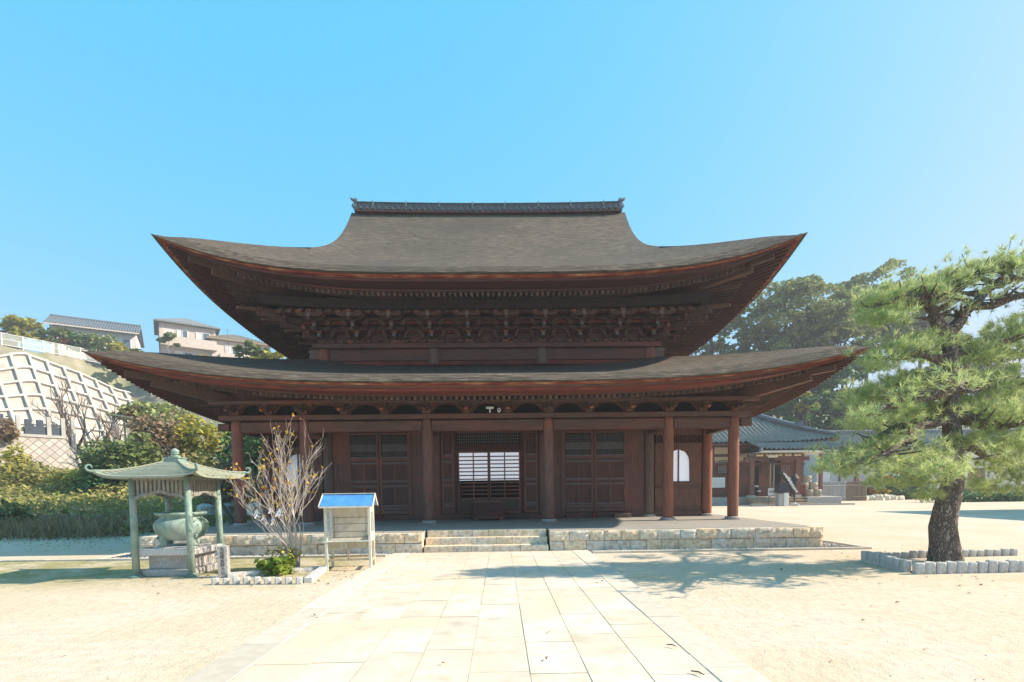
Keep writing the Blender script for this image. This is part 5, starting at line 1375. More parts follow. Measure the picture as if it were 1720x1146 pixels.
# third house
p_ = at(357, 622, 63)
H3 = thing('tan_roof_house', 'beige house with tan ribbed roof and boxed balcony behind the hillside trees', 'house', (p_.x,63,p_.z-.5), R(33)); H3.scale = (1.11,1.11,1.11)
b = MB(); b.box(0,7,0,6,-2,4.7); b.build('wall', M['stucco_p'], H3)
hip_roof(H3, 0, 7, 0, 6, 4.75, 1.6, .5, M['brown_roof'], 26)
b = MB(); b.box(.9,4.6,-1.1,-.002,1.4,1.5); b.box(.9,4.6,-1.1,-1.0,1.501,2.7); b.box(.9,1.0,-.999,-.01,1.501,2.7); b.box(4.5,4.6,-.999,-.01,1.501,2.7); b.build('balcony', M['stucco_p'], H3)
win(H3, 1.6,3.4,2.75,4.0); win(H3, 4.8,6.2,2.6,4.0); win(H3, 1.5,3.5,-.8,1.0); win(H3, .8,1.7,2.6,3.7,-.001,axis='x'); win(H3, 2.6,3.8,.2,1.4,-.001,axis='x')
b = MB(); b.tube([(2.0,-.2,3.0),(2.0,-.2,6.2)], .03, 5); b.tube([(1.6,-.2,6.0),(2.4,-.2,6.0)], .02, 5); b.build('aerial', M['steel'], H3)
# long single-storey house
p_ = at(84, 566, 62)
H1 = thing('long_tiled_house', 'long low cream house with blue-grey tiled roof at the top of the hillside', 'house', (p_.x,62,p_.z-.3), R(30))
b = MB(); b.box(0,10.3,0,7,-3,2.1); b.build('wall', M['stucco_w'], H1)
b = MB(); b.prism([(-1.0,1.95),(-1.0,2.12),(3.5,4.3),(8,2.12),(8,1.95),(3.5,4.1)], -.5, 10.8, 'x'); ro_ = b.build('roof', M['tile'], H1)
b = MB()
for i in range(34): x = -.4+11.1*i/33; b.tube([(x,-1.03,2.14),(x,3.4,4.30)], .09, 6)
b.tube([(-.5,3.5,4.38),(10.8,3.5,4.38)], .16, 8); b.build('tile_rows', M['tile'], ro_)
b = MB(); b.box(-.45,10.75,-1.08,-1.001,1.9,2.10); b.build('gutter', M['stucco_p'], H1)
win(H1, 2.3,4.3,-.1,1.5); win(H1, 7.7,9.6,-.4,1.2); win(H1, 5.2,6.6,-.3,1.2)
# shed roof among the shrubs
p_ = at(200, 712, 27)
SH = thing('lean_to_shed', 'small open shed with a thin pale roof among the hillside shrubs', 'shed', (p_.x,27,p_.z-1.6), R(12))
b = MB(); b.beam((-.4,0,2.25),(3.4,0,1.75), 2.2,.08); b.build('roof', M['copper_roof'], SH)
for x, y in ((0,-.9),(3.0,-.9),(0,.9),(3,.9)):
    b = MB(); b.box(x-.05,x+.05,y-.05,y+.05,-1,1.8); b.build('post', M['concrete'], SH)
b = MB(); b.box(-.05,.45,-1.0,-.96,-.2,1.4); b.build('panel', M['stucco_w'], SH)

# trees and shrubs of the hillside
def tree_crown(name, label, cat, loc, h, crown, n, size, matn, seed, group=None, trunk_r=.18, lean=(0,0), lobes=9, flat=.75, tm='twig_b', gap=.0, limbs_=6):
    """trunk with limbs to each lobe, and leaves over the outside of the lobes"""
    g = np.random.default_rng(seed); root = thing(name, label, cat, loc, group=group)
    cx, cz = crown
    b = MB(); top = Vector((lean[0], lean[1], h-cz*.9)); mid = Vector((lean[0]*.3+g.uniform(-.1,.1)*h*.1, lean[1]*.3, (h-cz)*.5))
    b.tube([(0,0,-.8),(0,0,0),mid,top,top+Vector((0,0,cz*.6))], [trunk_r*1.3,trunk_r*1.1,trunk_r*.85,trunk_r*.6,trunk_r*.2], 8); 
    C = []; 
    for i in range(lobes):
        a = i*2.4+g.uniform(-.3,.3); e = g.uniform(-.75,.95); r_ = math.sqrt(max(0,1-e*e))*g.uniform(.45,.75)
        c = Vector((lean[0]+cx*r_*math.cos(a), lean[1]+cx*r_*math.sin(a), h-cz+cz*(.66*e+.04))); C.append((c, cx*g.uniform(.38,.58)))
    for c, r_ in C:
        s0 = mid.lerp(top, g.uniform(.3,1)); m_ = s0.lerp(c,.5)+Vector((0,0,-.06*h*g.random()))
        b.tube([s0,m_,c], [trunk_r*.42,trunk_r*.28,trunk_r*.08], 5, cap=False)
    b.build('trunk', M[tm], root, smooth=True, rec=False)
    P = []; per = n//lobes
    for c, r_ in C:
        d = g.normal(size=(per,3)); d /= np.linalg.norm(d, axis=1)[:,None]
        d[:,2] = np.where(d[:,2] < -.35, -d[:,2]*.6, d[:,2])
        # small clumps on the lobe's outside
        k = max(6, per//60); cc = g.normal(size=(k,3)); cc /= np.linalg.norm(cc, axis=1)[:,None]; cc[:,2] = np.abs(cc[:,2])*1.0-.25
        idx = g.integers(0,k,per); q = cc[idx]*(.86+.2*g.random((per,1))) + d*.26
        q *= np.array([r_,r_,r_*flat]); P.append(q+np.array(c))
    P = np.concatenate(P)
    leaves('crown', M[matn], root, P, size, g, .45)
    return root
def px_tree(px, pyb, pyt, wpx, Y, **k):
    """size and place from where the photograph shows foot, top and width"""
    p0, p1 = at(px, pyb, Y), at(px, pyt, Y); w_ = (at(px+wpx/2, pyb, Y)-at(px-wpx/2, pyb, Y)).x
    return p0, p1.z-p0.z, w_/2
def put_tree(name, label, cat, px, pyb, pyt, wpx, Y, n, size, matn, seed, group=None, **k):
    p0, h, r_ = px_tree(px, pyb, pyt, wpx, Y)
    return tree_crown(name, label, cat, p0, h, (r_, min(h*.5, r_*k.pop('ratio', .9))), n, size, matn, seed, group, **k)
HG = 'trees on the left hillside'
put_tree('garden_tree', 'yellow-green broad tree at the far left end of the mesh fence', 'tree', 38, 590, 532, 66, 58, 1500, .42, 'leaf_ygr', 101, HG, trunk_r=.2)
put_tree('pruned_tree', 'round dark green pruned tree before the long tiled house', 'tree', 95, 590, 552, 46, 57, 1300, .32, 'leaf_mid', 102, HG, ratio=.75)
put_tree('pruned_tree', 'small round green tree at the right end of the long tiled house', 'tree', 231, 610, 586, 30, 57, 700, .3, 'leaf_mid', 103, HG, ratio=.8)
for i, (px, pb, pt, w_, mt_) in enumerate(((130,590,562,30,'leaf_dk'),(150,588,562,34,'leaf_mid'),(178,596,566,34,'leaf_oak'),(198,600,578,30,'leaf_ygr'),(118,582,566,20,'leaf_org'),(12,590,560,26,'leaf_red'))):
    p0 = at(px, pb, 58); sc_ = 74/861
    leafy_clump('hedge_shrub', ('dark green shrub in the hedge below the long house', 'green shrub in the middle of the hedge below the long house', 'olive shrub in the hedge below the long house windows', 'yellow-green shrub at the right end of the hedge below the long house', 'small orange shrub in the hedge below the long house', 'reddish shrub at the far left of the mesh fence')[i], 'shrub', p0, w_*sc_*.55, 1.0, (pb-pt)*sc_*.6, 420, .32, mt_, 110+i, 'hedge shrubs at the top of the hillside')
# cloud-pruned pine before the two-storey house
p0 = at(284, 604, 58.5); CP = thing('garden_pine', 'small cloud-pruned pine before the two-storey house', 'tree', p0)
b = MB(); b.tube([(0,0,-.5),(.05,0,.8),(-.1,0,1.6),(.25,0,2.6)], [.13,.11,.09,.05], 7); b.tube([(-.1,0,1.6),(-.8,0,2.5)], [.06,.03], 5); b.tube([(.1,0,1.9),(1.1,0,2.1)], [.05,.03], 5); b.build('trunk', M['twig_w'], CP)
g = np.random.default_rng(55); P = []
for c, r_ in (((.25,0,3.3),.85),((-.9,0,2.7),.65),((1.2,0,2.0),.4),((-.2,.1,2.9),.6)):
    q = g.normal(size=(220,3)); q /= np.linalg.norm(q,axis=1)[:,None]; P.append(np.array(c)+q*np.array([r_,r_*.8,r_*.5])*(.6+.4*g.random((220,1))))
leaves('crown', M['leaf_mid'], CP, np.concatenate(P), .22, g)
put_tree('evergreen_tree', 'dense green rounded tree right of the tan roof house', 'tree', 432, 660, 572, 70, 46, 3600, .34, 'leaf_mid', 104, HG, ratio=1.1, lobes=12)
put_tree('bamboo_clump', 'bright yellow-green feathery tree beside the temple roof', 'tree', 478, 660, 584, 95, 44, 3600, .34, 'leaf_ygr', 105, HG, ratio=.8, lobes=12)
put_tree('bamboo_clump', 'low yellow-green tree below the two hillside houses', 'tree', 420, 665, 612, 70, 43, 1500, .32, 'leaf_ygr', 106, HG, ratio=.7)
# yellow sapling
put_tree('yellow_sapling', 'thin yellow-leaved sapling before the two-storey house balcony', 'tree', 345, 640, 592, 34, 57, 260, .25, 'leaf_yel', 107, HG, trunk_r=.06)
# bare trees before the grid wall
for i, (px, py, Y, L, sd_, lab) in enumerate(((150,752,26,2.6,201,'large bare tree with forking grey branches before the grid wall'),(120,735,28,2.3,203,'smaller bare tree leaning left before the grid wall'),(200,745,25,1.9,202,'slim bare tree with twiggy crown beside the small shed'))):
    p0 = at(px, py, Y); p0.z = hill_left(p0.x, Y)
    dz = max(0, at(px,py,Y).z-p0.z)
    bare_tree('bare_tree', lab, 'tree', p0, [((-.5,0,.8),L,.16,(0,0,-.2)),((.35,.2,.9),L*.9,.14,(.1,0,-.2)),((-.05,-.2,1),L,.13,(0,.1,-.2))], 'twig_b', sd_, 4, group='bare trees on the hillside', rmin=.018, gn=5)
def put_bush(lab, px, pyb, pyt, wpx, Y, n, size, matn, seed, group='shrubs on the slope left of the temple', name='shrub', **k):
    p0 = at(px, pyb, Y); h = at(px, pyt, Y).z-p0.z; r_ = wpx/2*(Y+CD)/CF
    return leafy_clump(name, lab, 'shrub', p0-Vector((0,0,.15*h)), r_, min(r_*.8,2.2), h/1.6, n, size, matn, seed, group, **k)
bs = [
 ('dark green broad-leaved evergreen shrub behind the incense pavilion', 215,835,724,112,18,3600,.24,'leaf_mid',301),
 ('low dark evergreen shrub behind the pavilion roof left corner', 175,838,775,70,17,1400,.18,'leaf_dk',302),
 ('grey-brown leafless thicket behind the pavilion finial', 300,800,700,110,22,1500,.20,'leaf_dry',303),
 ('pinkish brown dry shrub above the dark evergreen', 255,745,697,70,20,1000,.2,'leaf_dry',304),
 ('golden green shrub under the left roof corner', 330,760,698,80,22,1500,.24,'leaf_ygr',305),
 ('russet and green shrub on the bank below the grid wall', 262,708,676,110,30,1600,.24,'leaf_oak',306),
 ('crimson shrub on the bank near the small shed', 222,700,682,34,29,300,.2,'leaf_red',307),
 ('yellow autumn bush at the far left under the stone wall', 24,800,745,50,20,900,.17,'leaf_ygr',308),
 ('brown autumn bush left on the terrace wall', 10,735,705,36,21,700,.18,'leaf_dry',309),
 ('bright yellow-green bush in the upper part of the scrub', 60,832,775,110,20,2600,.17,'leaf_sasa',310),
 ('yellow-green bush in the middle of the scrub', 150,832,785,100,20,2400,.17,'leaf_ygr',311),
 ('olive bush left of the scrub foot', 15,890,845,70,6,1500,.12,'leaf_mid',312),
 ('brown-green bush right in the scrub behind the pavilion', 235,838,800,80,18,1500,.15,'leaf_sasa',313),
 ('orange-brown shrub seen behind the left corner column', 372,840,770,70,9,900,.15,'leaf_dry',314),
 ('green shrub seen between the corner column and the bare tree', 430,845,730,60,12,1600,.18,'leaf_mid',315),
 ('pale dry shrub behind the porch left end', 425,860,790,70,8,700,.14,'leaf_dry',316),
 ('ochre shrub behind the pavilion right roof corner', 350,822,745,80,19,1100,.18,'leaf_sasa',317),
 ('dark evergreen behind the porch left end', 415,800,700,80,20,1700,.24,'leaf_dk',318)]
for q in bs: put_bush(*q)
# the scrub bank itself: bamboo grass above, dry grass at its foot
g = np.random.default_rng(70); P = []; Q = []; D = []
for _ in range(34000):
    x = g.uniform(-44,-13.2); y = g.uniform(2.6,23.5)
    if x < -30.5 and y > 20 + (x+36)*.8: continue
    hz = hill_left(x,y); b_ = .5+.5*math.sin(x*1.1+math.sin(y*.9)*2)*math.cos(y*.8)
    z = hz+g.random()*(.35+.75*b_)*(.55 if y < 9 else 1.1)
    P.append((x,y,z))
P = np.array(P); dry = (P[:,1] < 9) & (g.random(len(P)) < .6)
tag(leaves('dry_undergrowth', M['leaf_dry'], None, P[dry], .11, g, .1, 3), 'brown dry stems and leaves along the shaded foot of the scrub', 'undergrowth', kind='stuff')
P = P[~dry]
tag(leaves('undergrowth', M['leaf_sasa'], None, P, .125, g, .3, 2.2), 'yellow-green bamboo grass and scrub covering the slope left of the temple', 'undergrowth', kind='stuff')
n_ = 2600
x = g.uniform(-30,-13.6,n_); y = g.uniform(1.6,5.2,n_); z = np.array([max(-.05,hill_left(a,c)) for a,c in zip(x,y)])
L_ = g.uniform(.35,1.0,n_)
P = np.stack([x,y,z+L_*.5],1); d = np.stack([g.normal(size=n_)*.35,g.normal(size=n_)*.3,np.ones(n_)],1)
tag(leaves('dry_grass', M['grass_dry'], None, P, .055, g, 0, 13, d), 'tall dry grass stalks along the foot of the scrub', 'grass', kind='stuff')
n_ = 3000
x = g.uniform(-26,-9.5,n_); y = g.uniform(-2.5,3.5,n_); keep = g.random(n_) < np.clip((y+2.2)/4,0.05,1); x, y = x[keep], y[keep]
P = np.stack([x,y,np.full(len(x),.006)],1)
M['turf'] = leafmat('thin_turf', [(.16,.16,.06),(.27,.24,.11),(.20,.20,.09)], .2)
tag(leaves('thin_grass', M['turf'], None, P, .035, g, 1.5, 2.2), 'thin patchy grass on the shaded sand left of the platform', 'grass', kind='stuff')
# dark rocks and a propped small tree in the shade behind the pavilion
for i, (px, py, Y, s_) in enumerate(((405,842,9,.5),(430,850,7,.45),(345,850,7.5,.4),(380,848,8,.35))):
    p0 = at(px,py,Y); b = MB(); b.lathe([(s_*.9,-.2),(s_,.1),(s_*.8,s_*.5),(s_*.3,s_*.75)], 9); rr = random.Random(i)
    b.v = [(x*rr.uniform(.75,1.25),y*rr.uniform(.75,1.25),z) for x,y,z in b.v]; o = b.build('rock', M['edge_stone']); o.location = (p0.x,Y,max(0,p0.z-.2))
    tag(o, ('grey rock behind the left corner column', 'grey rock right of the left corner column', 'grey rock behind the incense burner', 'small grey rock left of the corner column')[i], 'rock', 'rocks in the shade behind the pavilion')
p0 = at(285,862,5.5); BT, _ = bare_tree('propped_tree', 'small dark leafless tree with a wooden prop behind the incense pavilion', 'tree', (p0.x+1.6,7.5,.3), [((-.2,0,1),1.5,.11,(0,0,-.3)),((.5,0,.8),1.3,.09,(.05,0,-.3))], 'twig_b', 404, 4, rmin=.012)
b = MB(); b.tube([(1.1,-.2,-.3),(.2,0,1.5)], .05, 6); b.build('prop', M['tanwood'], BT)
# ------------------------------------------------------------------ right: side hall with tiled roof
HY = 27.0
SHL = thing('side_hall', 'smaller dark timber hall with silver tiled pyramid roof behind the right end of the temple', 'hall', (19,33.5,0), world=True)
hx0, hx1, hy0, hy1 = 11.8, 26.2, HY, 40.0
EX0, EX1, EY0, EY1 = 10.1, 28.0, 25.1, 41.9
b = MB(); b.box(hx0-1.4, hx1+1.2, hy0-2.6, hy1+1, -.05, .62); b.build('stone_base', M['granite'], SHL, bevel=.02)
AP = Vector(((EX0+EX1)/2,(EY0+EY1)/2,10.6))
def hz_(d, K): t = d/K; return 5.02 + (AP.z-5.02)*(.68*t+.32*t*t)
b = MB(); K1 = (EX1-EX0)/2; hyy = (EY1-EY0)/2
nrow = 46
for sd_ in range(4):
    rows = []; N = nrow*4
    for j in range(13):
        t = j/12; row = []
        for i in range(N+1):
            s = -1+2*i/N; u_ = (i % 4)/4
            if sd_ % 2 == 0: x = AP.x+s*K1*(1 if sd_ == 0 else -1); e = 1-t; y = AP.y-(hyy*e if sd_ == 0 else -hyy*e); lim = K1*e; x = AP.x+max(-lim,min(lim,x-AP.x))
            else: y = AP.y+s*hyy; e = 1-t; lim = hyy*e; y = AP.y+max(-lim,min(lim,y-AP.y)); x = AP.x+(K1*e if sd_ == 1 else -K1*e)
            cor = abs(s)**4*.38*(1-t)**2
            ri = .15*(.5+.5*math.cos(2*math.pi*u_)) if (i % 4) != 2 else 0
            row.append((x, y, hz_(t,1)+cor+ri))
        rows.append(row)
    b.grid(rows)
hr = b.build('roof', M['tile_lit'], SHL)
for k, (cxn, cyn) in enumerate(((EX0,EY0),(EX1,EY0),(EX1,EY1),(EX0,EY1))):
    b = MB(); pts = []
    for j in range(9):
        t = j/8*.97; e = 1-t; pts.append((AP.x+(cxn-AP.x)*e, AP.y+(cyn-AP.y)*e, hz_(t,1)+.38*(1-t)**2+.22))
    b.tube(pts[2:], .24, 8); b.tube([(p_[0],p_[1],p_[2]-.02) for p_ in pts[:4]], .15, 8)
    q = pts[2]; b.box(q[0]-.2,q[0]+.2,q[1]-.2,q[1]+.2,q[2],q[2]+.45); q = pts[0]; b.box(q[0]-.14,q[0]+.14,q[1]-.14,q[1]+.14,q[2]-.1,q[2]+.25)
    b.build('hip_ridge', M['tile'], hr, smooth=False)
b = MB(); b.lathe([(.9,10.3),(.9,10.7),(.4,10.8),(.5,11.2),(.1,11.8)], 10, (AP.x,AP.y,0)); b.build('finial', M['tile'], hr)
b = MB()
ring_pts = [(EX0,EY0),(EX1,EY0),(EX1,EY1),(EX0,EY1)]
for d0, z0, d1, z1 in ((.05,4.98,.05,4.84),(.05,4.84,1.9,4.9)):
    rows = []
    for d, z in ((d0,z0),(d1,z1)):
        row = []
        for sd_ in range(4):
            for i in range(20):
                s = -1+2*i/20
                ex, ey = K1-d, hyy-d
                x, y = ((s*ex,-ey),(ex,s*ey),(-s*ex,ey),(-ex,-s*ey))[sd_]
                row.append((AP.x+x, AP.y+y, z+.38*abs(s)**4*(1 if d < 1 else .4)))
        row.append(row[0]); rows.append(row)
    b.grid(rows)
b.build('eaves', M['wood_h'], SHL)
b = MB(); b.box(hx0,hx1,hy0+.05,hy1,.62,4.9); b.build('wall', M['wood_v'], SHL)
# front posts, plaster fields, lattice windows and doors
fx = [at(px,790,HY).x for px in (1196,1228,1262,1338,1378)]
for i, x in enumerate([12,14.6,17.2]+fx):
    b = MB(); b.box(x-.13,x+.13,hy0-.14,hy0+.04,.62,4.9); b.build('post', M['wood_v'], SHL)
for z0, z1 in ((3.25,3.45),(4.05,4.2)):
    b = MB(); b.box(hx0,hx1,hy0-.08,hy0+.045,z0,z1); b.build('rail', M['wood_h'], SHL)
for a, c, z0, z1 in ((12.15,14.45,3.5,4.0),(14.75,17.05,3.5,4.0),(17.35,fx[0]-.15,3.5,4.0),(fx[0]+.15,fx[1]-.15,3.5,4.0),(fx[0]+.15,fx[1]-.15,4.25,4.8),(17.35,fx[0]-.15,4.25,4.8),(fx[1]+.15,fx[2]-.2,3.5,4.3)):
    b = MB(); b.box(a,c,hy0-.03,hy0+.044,z0,z1); b.build('plaster_panel', M['plaster_y'], SHL)
def latwin(px0, px1, py0, py1):
    A_, B_ = at(px0,py1,HY-.1), at(px1,py0,HY-.1)
    b = MB(); n = 6
    for i in range(n+1): x = A_.x+(B_.x-A_.x)*i/n; b.box(x-.025,x+.025,HY-.10,HY-.04,A_.z,B_.z)
    for j in range(8): z = A_.z+(B_.z-A_.z)*j/7; b.box(A_.x,B_.x,HY-.115,HY-.101,z-.022,z+.022)
    o = b.build('lattice_window', M['wood_v'], SHL); b = MB(); b.box(A_.x,B_.x,HY-.035,HY+.03,A_.z,B_.z); b.build('paper', M['paper'], o)
for q in ((1206,1221,774,795),(1243,1254,775,795),(1280,1292,774,794),(1312,1328,774,794),(1190,1201,774,795)): latwin(*q)
for a, c in ((1262,1275),(1301,1312)):
    A_, B_ = at(a,815,HY-.06), at(c,773,HY-.06); b = MB(); b.box(A_.x,B_.x,HY-.06,HY+.03,.7,B_.z); b.build('door_opening', M['dark'], SHL)
# porch roof over the entrance
kx0, kx1 = 20.6, 26.6
b = MB(); rows = []; N = 18*4
for j in range(9):
    t = j/8; y = 22.9+(28.5-22.9)*t; z0 = 4.28+1.95*(.75*t+.25*t*t)
    rows.append([(kx0-.3+(kx1-kx0+.6)*i/N, y, z0+(.15*(.5+.5*math.cos(2*math.pi*(i%4)/4)) if i % 4 != 2 else 0)+.10*abs(-1+2*i/N)**4) for i in range(N+1)])
b.grid(rows); pr2 = b.build('porch_roof', M['tile_lit'], SHL)
b = MB(); b.box(kx0-.25,kx1+.25,22.92,23.1,4.08,4.22); b.box(kx0-.2,kx1+.2,23.1,27,4.10,4.14); b.build('porch_eave', M['cream'], SHL)
for x in (kx0-.2,kx1+.2):
    b = MB(); b.lathe([(.17,0),(.17,.12),(.08,.2),(.1,.3)], 8, (x,22.95,4.2)); b.build('eave_end_tile', M['tile'], pr2)
p1_, p2_ = at(1262,820,24).x, at(1338,820,24).x
for x in (p1_,p2_):
    b = MB(); b.box(x-.16,x+.16,23.84,24.16,.78,3.7); b.build('porch_post', M['wood_v'], SHL); b = MB(); b.box(x-.26,x+.26,23.74,24.26,.62,.78); b.build('post_base', M['granite_w'], SHL)
b = MB(); b.box(p1_-.6,p2_+.9,23.85,24.15,3.5,3.8); b.box(p1_-.3,p2_+.4,23.8,24.2,3.82,4.05); b.build('porch_beam', M['wood_h'], SHL)
b = MB()
for i in range(5):
    x = p1_+.5+i*.75; b.prism([(x-.3,3.83),(x-.2,4.02),(x,3.93),(x+.2,4.02),(x+.3,3.83)], 23.7, 23.79, 'y')
b.build('porch_carving', M['plaster_y'], SHL)
b = MB(); b.box(at(1290,765,23.7).x, at(1306,765,23.7).x, 23.65,23.69,3.72,3.95); b.build('name_plate', M['cream'], SHL)
# wooden steps
st0, st1 = at(1256,830,23.5).x, at(1350,830,23.5).x
for i, (y0, z1) in enumerate(((22.6,.22),(23.0,.42),(23.4,.60))):
    b = MB(); b.box(st0,st1,y0,y0+.45,z1-.10,z1); b.build('wooden_step', M['tanwood'], SHL, bevel=.01)
b = MB(); b.box(st0-.3,st1+3.2,22.2,22.5,-.02,.12); b.build('step_kerb', M['granite'], SHL)
# bell rope
BR = thing('bell_rope', 'looped pale bell rope with a dark bell hanging in the side hall entrance', 'bell rope', (at(1297,790,23.75).x,23.75,0))
b = MB(); lp_ = [(-.14,0,3.3),(-.15,0,2.2),(-.13,0,1.25),(-.06,0,1.0),(.06,0,1.0),(.13,0,1.25),(.15,0,2.2),(.14,0,3.3)]
b.tube(lp_, .05, 7); b.build('rope', M['tanwood'], BR, smooth=True)
b = MB(); b.lathe([(.05,3.62),(.16,3.55),(.19,3.38),(.15,3.25),(.05,3.2)], 12); b.build('bell', M['ink'], BR, smooth=True)
# signs
p0 = at(1203,818,25.5); SB = thing('notice_board', 'white notice board with fine grey print before the side hall', 'sign', (p0.x,25.2,0))
b = MB(); b.box(-.58,.58,-.02,.02,1.42,2.24); b.build('board', M['sign'], SB)
for x in (-.5,.5):
    b = MB(); b.box(x-.03,x+.03,.021,.06,0.6,2.2); b.build('leg', M['wood_v'], SB)
b = MB(); rr = random.Random(8)
for j in range(8):
    x = -.5
    while x < .46: L = rr.uniform(.05,.2); b.box(x,min(.5,x+L),-.024,-.0205,2.10-.085*j,2.125-.085*j); x += L+.04
b.build('print', M['ink_grey'], SB)
p0 = at(1296,822,22.3); S2 = thing('office_sign', 'white sign with three dark characters standing before the side hall steps', 'sign', (p0.x,22.1,.10))
b = MB(); b.box(-.36,.36,-.02,.02,.68,1.24); b.build('board', M['sign'], S2)
for x in (-.3,.3):
    b = MB(); b.box(x-.02,x+.02,.021,.06,0,1.2); b.build('leg', M['steel'], S2)
text('lettering', '納経所', .22, 'ink', S2, (0,-.024,.97))
# sake barrels
BX = at(1346,838,24).x
def barrel():
    r0 = thing('straw_barrel', '', 'barrel', (0,0,0), group='straw-wrapped barrels before the side hall')
    b = MB(); b.lathe([(.27,0),(.30,.06),(.315,.26),(.30,.48),(.27,.54)], 16); b.build('straw_body', M['straw'], r0, smooth=True)
    b = MB()
    for z in (.07,.27,.46): b.lathe([(.312 if z != .27 else .325,z-.015),(.325 if z != .27 else .335,z),(.312 if z != .27 else .325,z+.015)], 16)
    b.tube([(.17*math.cos(a),-.312-.0,.27+.12*math.sin(a)) for a in np.linspace(0,6.28,10)], .022, 5); b.build('rope', M['tanwood'], r0)
    return r0
M['straw'] = surf('straw_wrap', [(.3,(.38,.33,.25)),(.6,(.55,.50,.41)),(.85,(.66,.62,.53))], 10, (3,3,.6), .9, .4, .01)
B0 = barrel()
labs = ['left straw-wrapped barrel in the bottom row of the stack by the hall', 'right straw-wrapped barrel in the bottom row of the stack by the hall', 'left straw-wrapped barrel in the middle row of the stack by the hall', 'right straw-wrapped barrel in the middle row of the stack by the hall', 'single straw-wrapped barrel on top of the stack by the hall']
sp_ = [(1359,.0,.64),(1373,.0,.64),(1352,.1,1.19),(1367,.1,1.19),(1358,.2,1.74)]
for i, (px, dy, z) in enumerate(sp_):
    o = B0 if i == 0 else dup(B0, (0,0,0)); o.location = (at(px,820,24.3).x,24.3+dy,z); o['label'] = labs[i]
b = MB(); b.box(-.42,.42,-.35,.35,0,.95); o = b.build('wooden_crate', M['wood_red'], bevel=.02); o.location = (at(1341,835,24.2).x,24.25,.62); tag(o, 'reddish wooden crate left of the straw barrels', 'crate')
b = MB(); b.box(-1.5,1.2,-.3,.35,0,.62); o = b.build('stone_ledge', M['granite'], bevel=.03); o.location = (at(1375,835,24).x,23.3,0); tag(o, 'low granite ledge in front of the straw barrels', 'ledge')
# black slatted incense stand on a white post, and a small lantern post
p0 = at(1313,846,21.6); KS = thing('sheltered_stand', 'black slatted stand on a pale stone block before the side hall steps', 'stand', (p0.x,21.6,0))
b = MB(); b.box(-.36,.02,-.25,.25,0,.95); b.build('stone_block', M['granite'], KS, bevel=.02); b = MB(); b.box(.03,.38,-.28,.24,0,1.0); b.build('white_post', M['plaster_w'], KS, bevel=.02)
b = MB(); b.box(-.4,.4,-.3,.3,1.001,1.75); b.build('body', M['ink'], KS)
b = MB()
for j in range(5): b.beam((-.1+.16*j,-.34,2.45-.24*j),(.42+.14*j,-.34,1.98-.24*j), .03,.09)
b.build('slats', M['sign'], KS)
b = MB(); b.beam((-.2,0,2.5),(.95,0,1.3), .5,.05); b.beam((.5,0,2.0),(.9,.1,1.2), .3,.3); b.build('slatted_roof', M['ink'], KS)
p0 = at(1330,845,21.6); LP_ = thing('lantern_post', 'thin dark lantern post on a round stone foot beside the black slatted stand', 'lantern', (p0.x+.25,21.7,0))
b = MB(); b.lathe([(.34,0),(.34,.14),(.12,.2),(.07,.3)], 14); b.build('foot', M['granite'], LP_); b = MB(); b.lathe([(.06,.3),(.06,1.5),(.2,1.6),(.24,2.0),(.3,2.05),(.05,2.4)], 10); b.build('shaft', M['ink'], LP_)
# tables in the entrance
b = MB(); b.box(-.8,.8,-.2,.2,.75,.80); b.box(-.7,.7,-.15,.15,.35,.39)
for x in (-.75,.75): b.box(x-.03,x+.03,-.18,.18,0,.749)
o = b.build('offering_table', M['wood_h']); o.location = (at(1278,828,25.6).x,25.6,.62); tag(o, 'low dark two-tier table in the side hall entrance', 'table')
for i, (px, z) in enumerate(((1270,1.42),(1263,1.02),(1274,1.02))):
    b = MB(); b.box(-.14,.14,-.1,.1,0,.14); o = b.build('white_tray', M['sign'], bevel=.01); o.location = (at(px,820,25.55).x,25.5,z); tag(o, ('small white tray on the top of the dark table', 'small white tray at the left of the table lower shelf', 'small white tray at the right of the table lower shelf')[i], 'tray', 'white trays on the dark table')

# ------------------------------------------------------------------ bamboo fence, white wall building, flowers
FY = 31.0
fx0, fx1 = at(1374,830,FY).x, at(1420,830,FY).x
BF = thing('bamboo_fence', 'weathered grey bamboo fence right of the straw barrels', 'fence', ((fx0+fx1)/2,FY,0), world=True)
def fence_run(x0, x1, mat, nm):
    b = MB(); n = int((x1-x0)/.085)
    for i in range(n): x = x0+(i+.5)*(x1-x0)/n; b.tube([(x,FY,.0),(x,FY,1.82+rnd.uniform(-.05,.05))], .045, 6)
    for z in (.35,1.45): b.tube([(x0,FY-.07,z),(x1,FY-.07,z)], .04, 6)
    return b.build(nm, mat, BF)
M['bamboo'] = surf('grey_bamboo', [(.3,(.30,.31,.31)),(.6,(.44,.45,.46)),(.85,(.56,.57,.58))], 6, (6,6,.6), .7, .2, .005, isl=[(0,(.75,.75,.75)),(1,(1.2,1.2,1.2))])
M['bamboo_b'] = surf('brown_brushwood', [(.3,(.16,.12,.09)),(.7,(.33,.26,.2))], 6, (6,6,.6), .8, .3, .005, isl=[(0,(.7,.7,.7)),(1,(1.2,1.2,1.2))])
fence_run(fx0, fx1, M['bamboo'], 'bamboo_panel'); fence_run(fx1+.05, fx1+2.0, M['bamboo_b'], 'brushwood_panel')
p0, p1 = at(1372,812,32.5), at(1393,793,32.5); b = MB(); b.box(p0.x,p1.x,32.4,32.6,0,p1.z); o = b.build('white_cabinet', M['sign'], bevel=.02); tag(o, 'white metal cabinet behind the bamboo fence', 'cabinet')
WYY = 37.5
wx0, wx1 = at(1392,750,WYY).x, 84
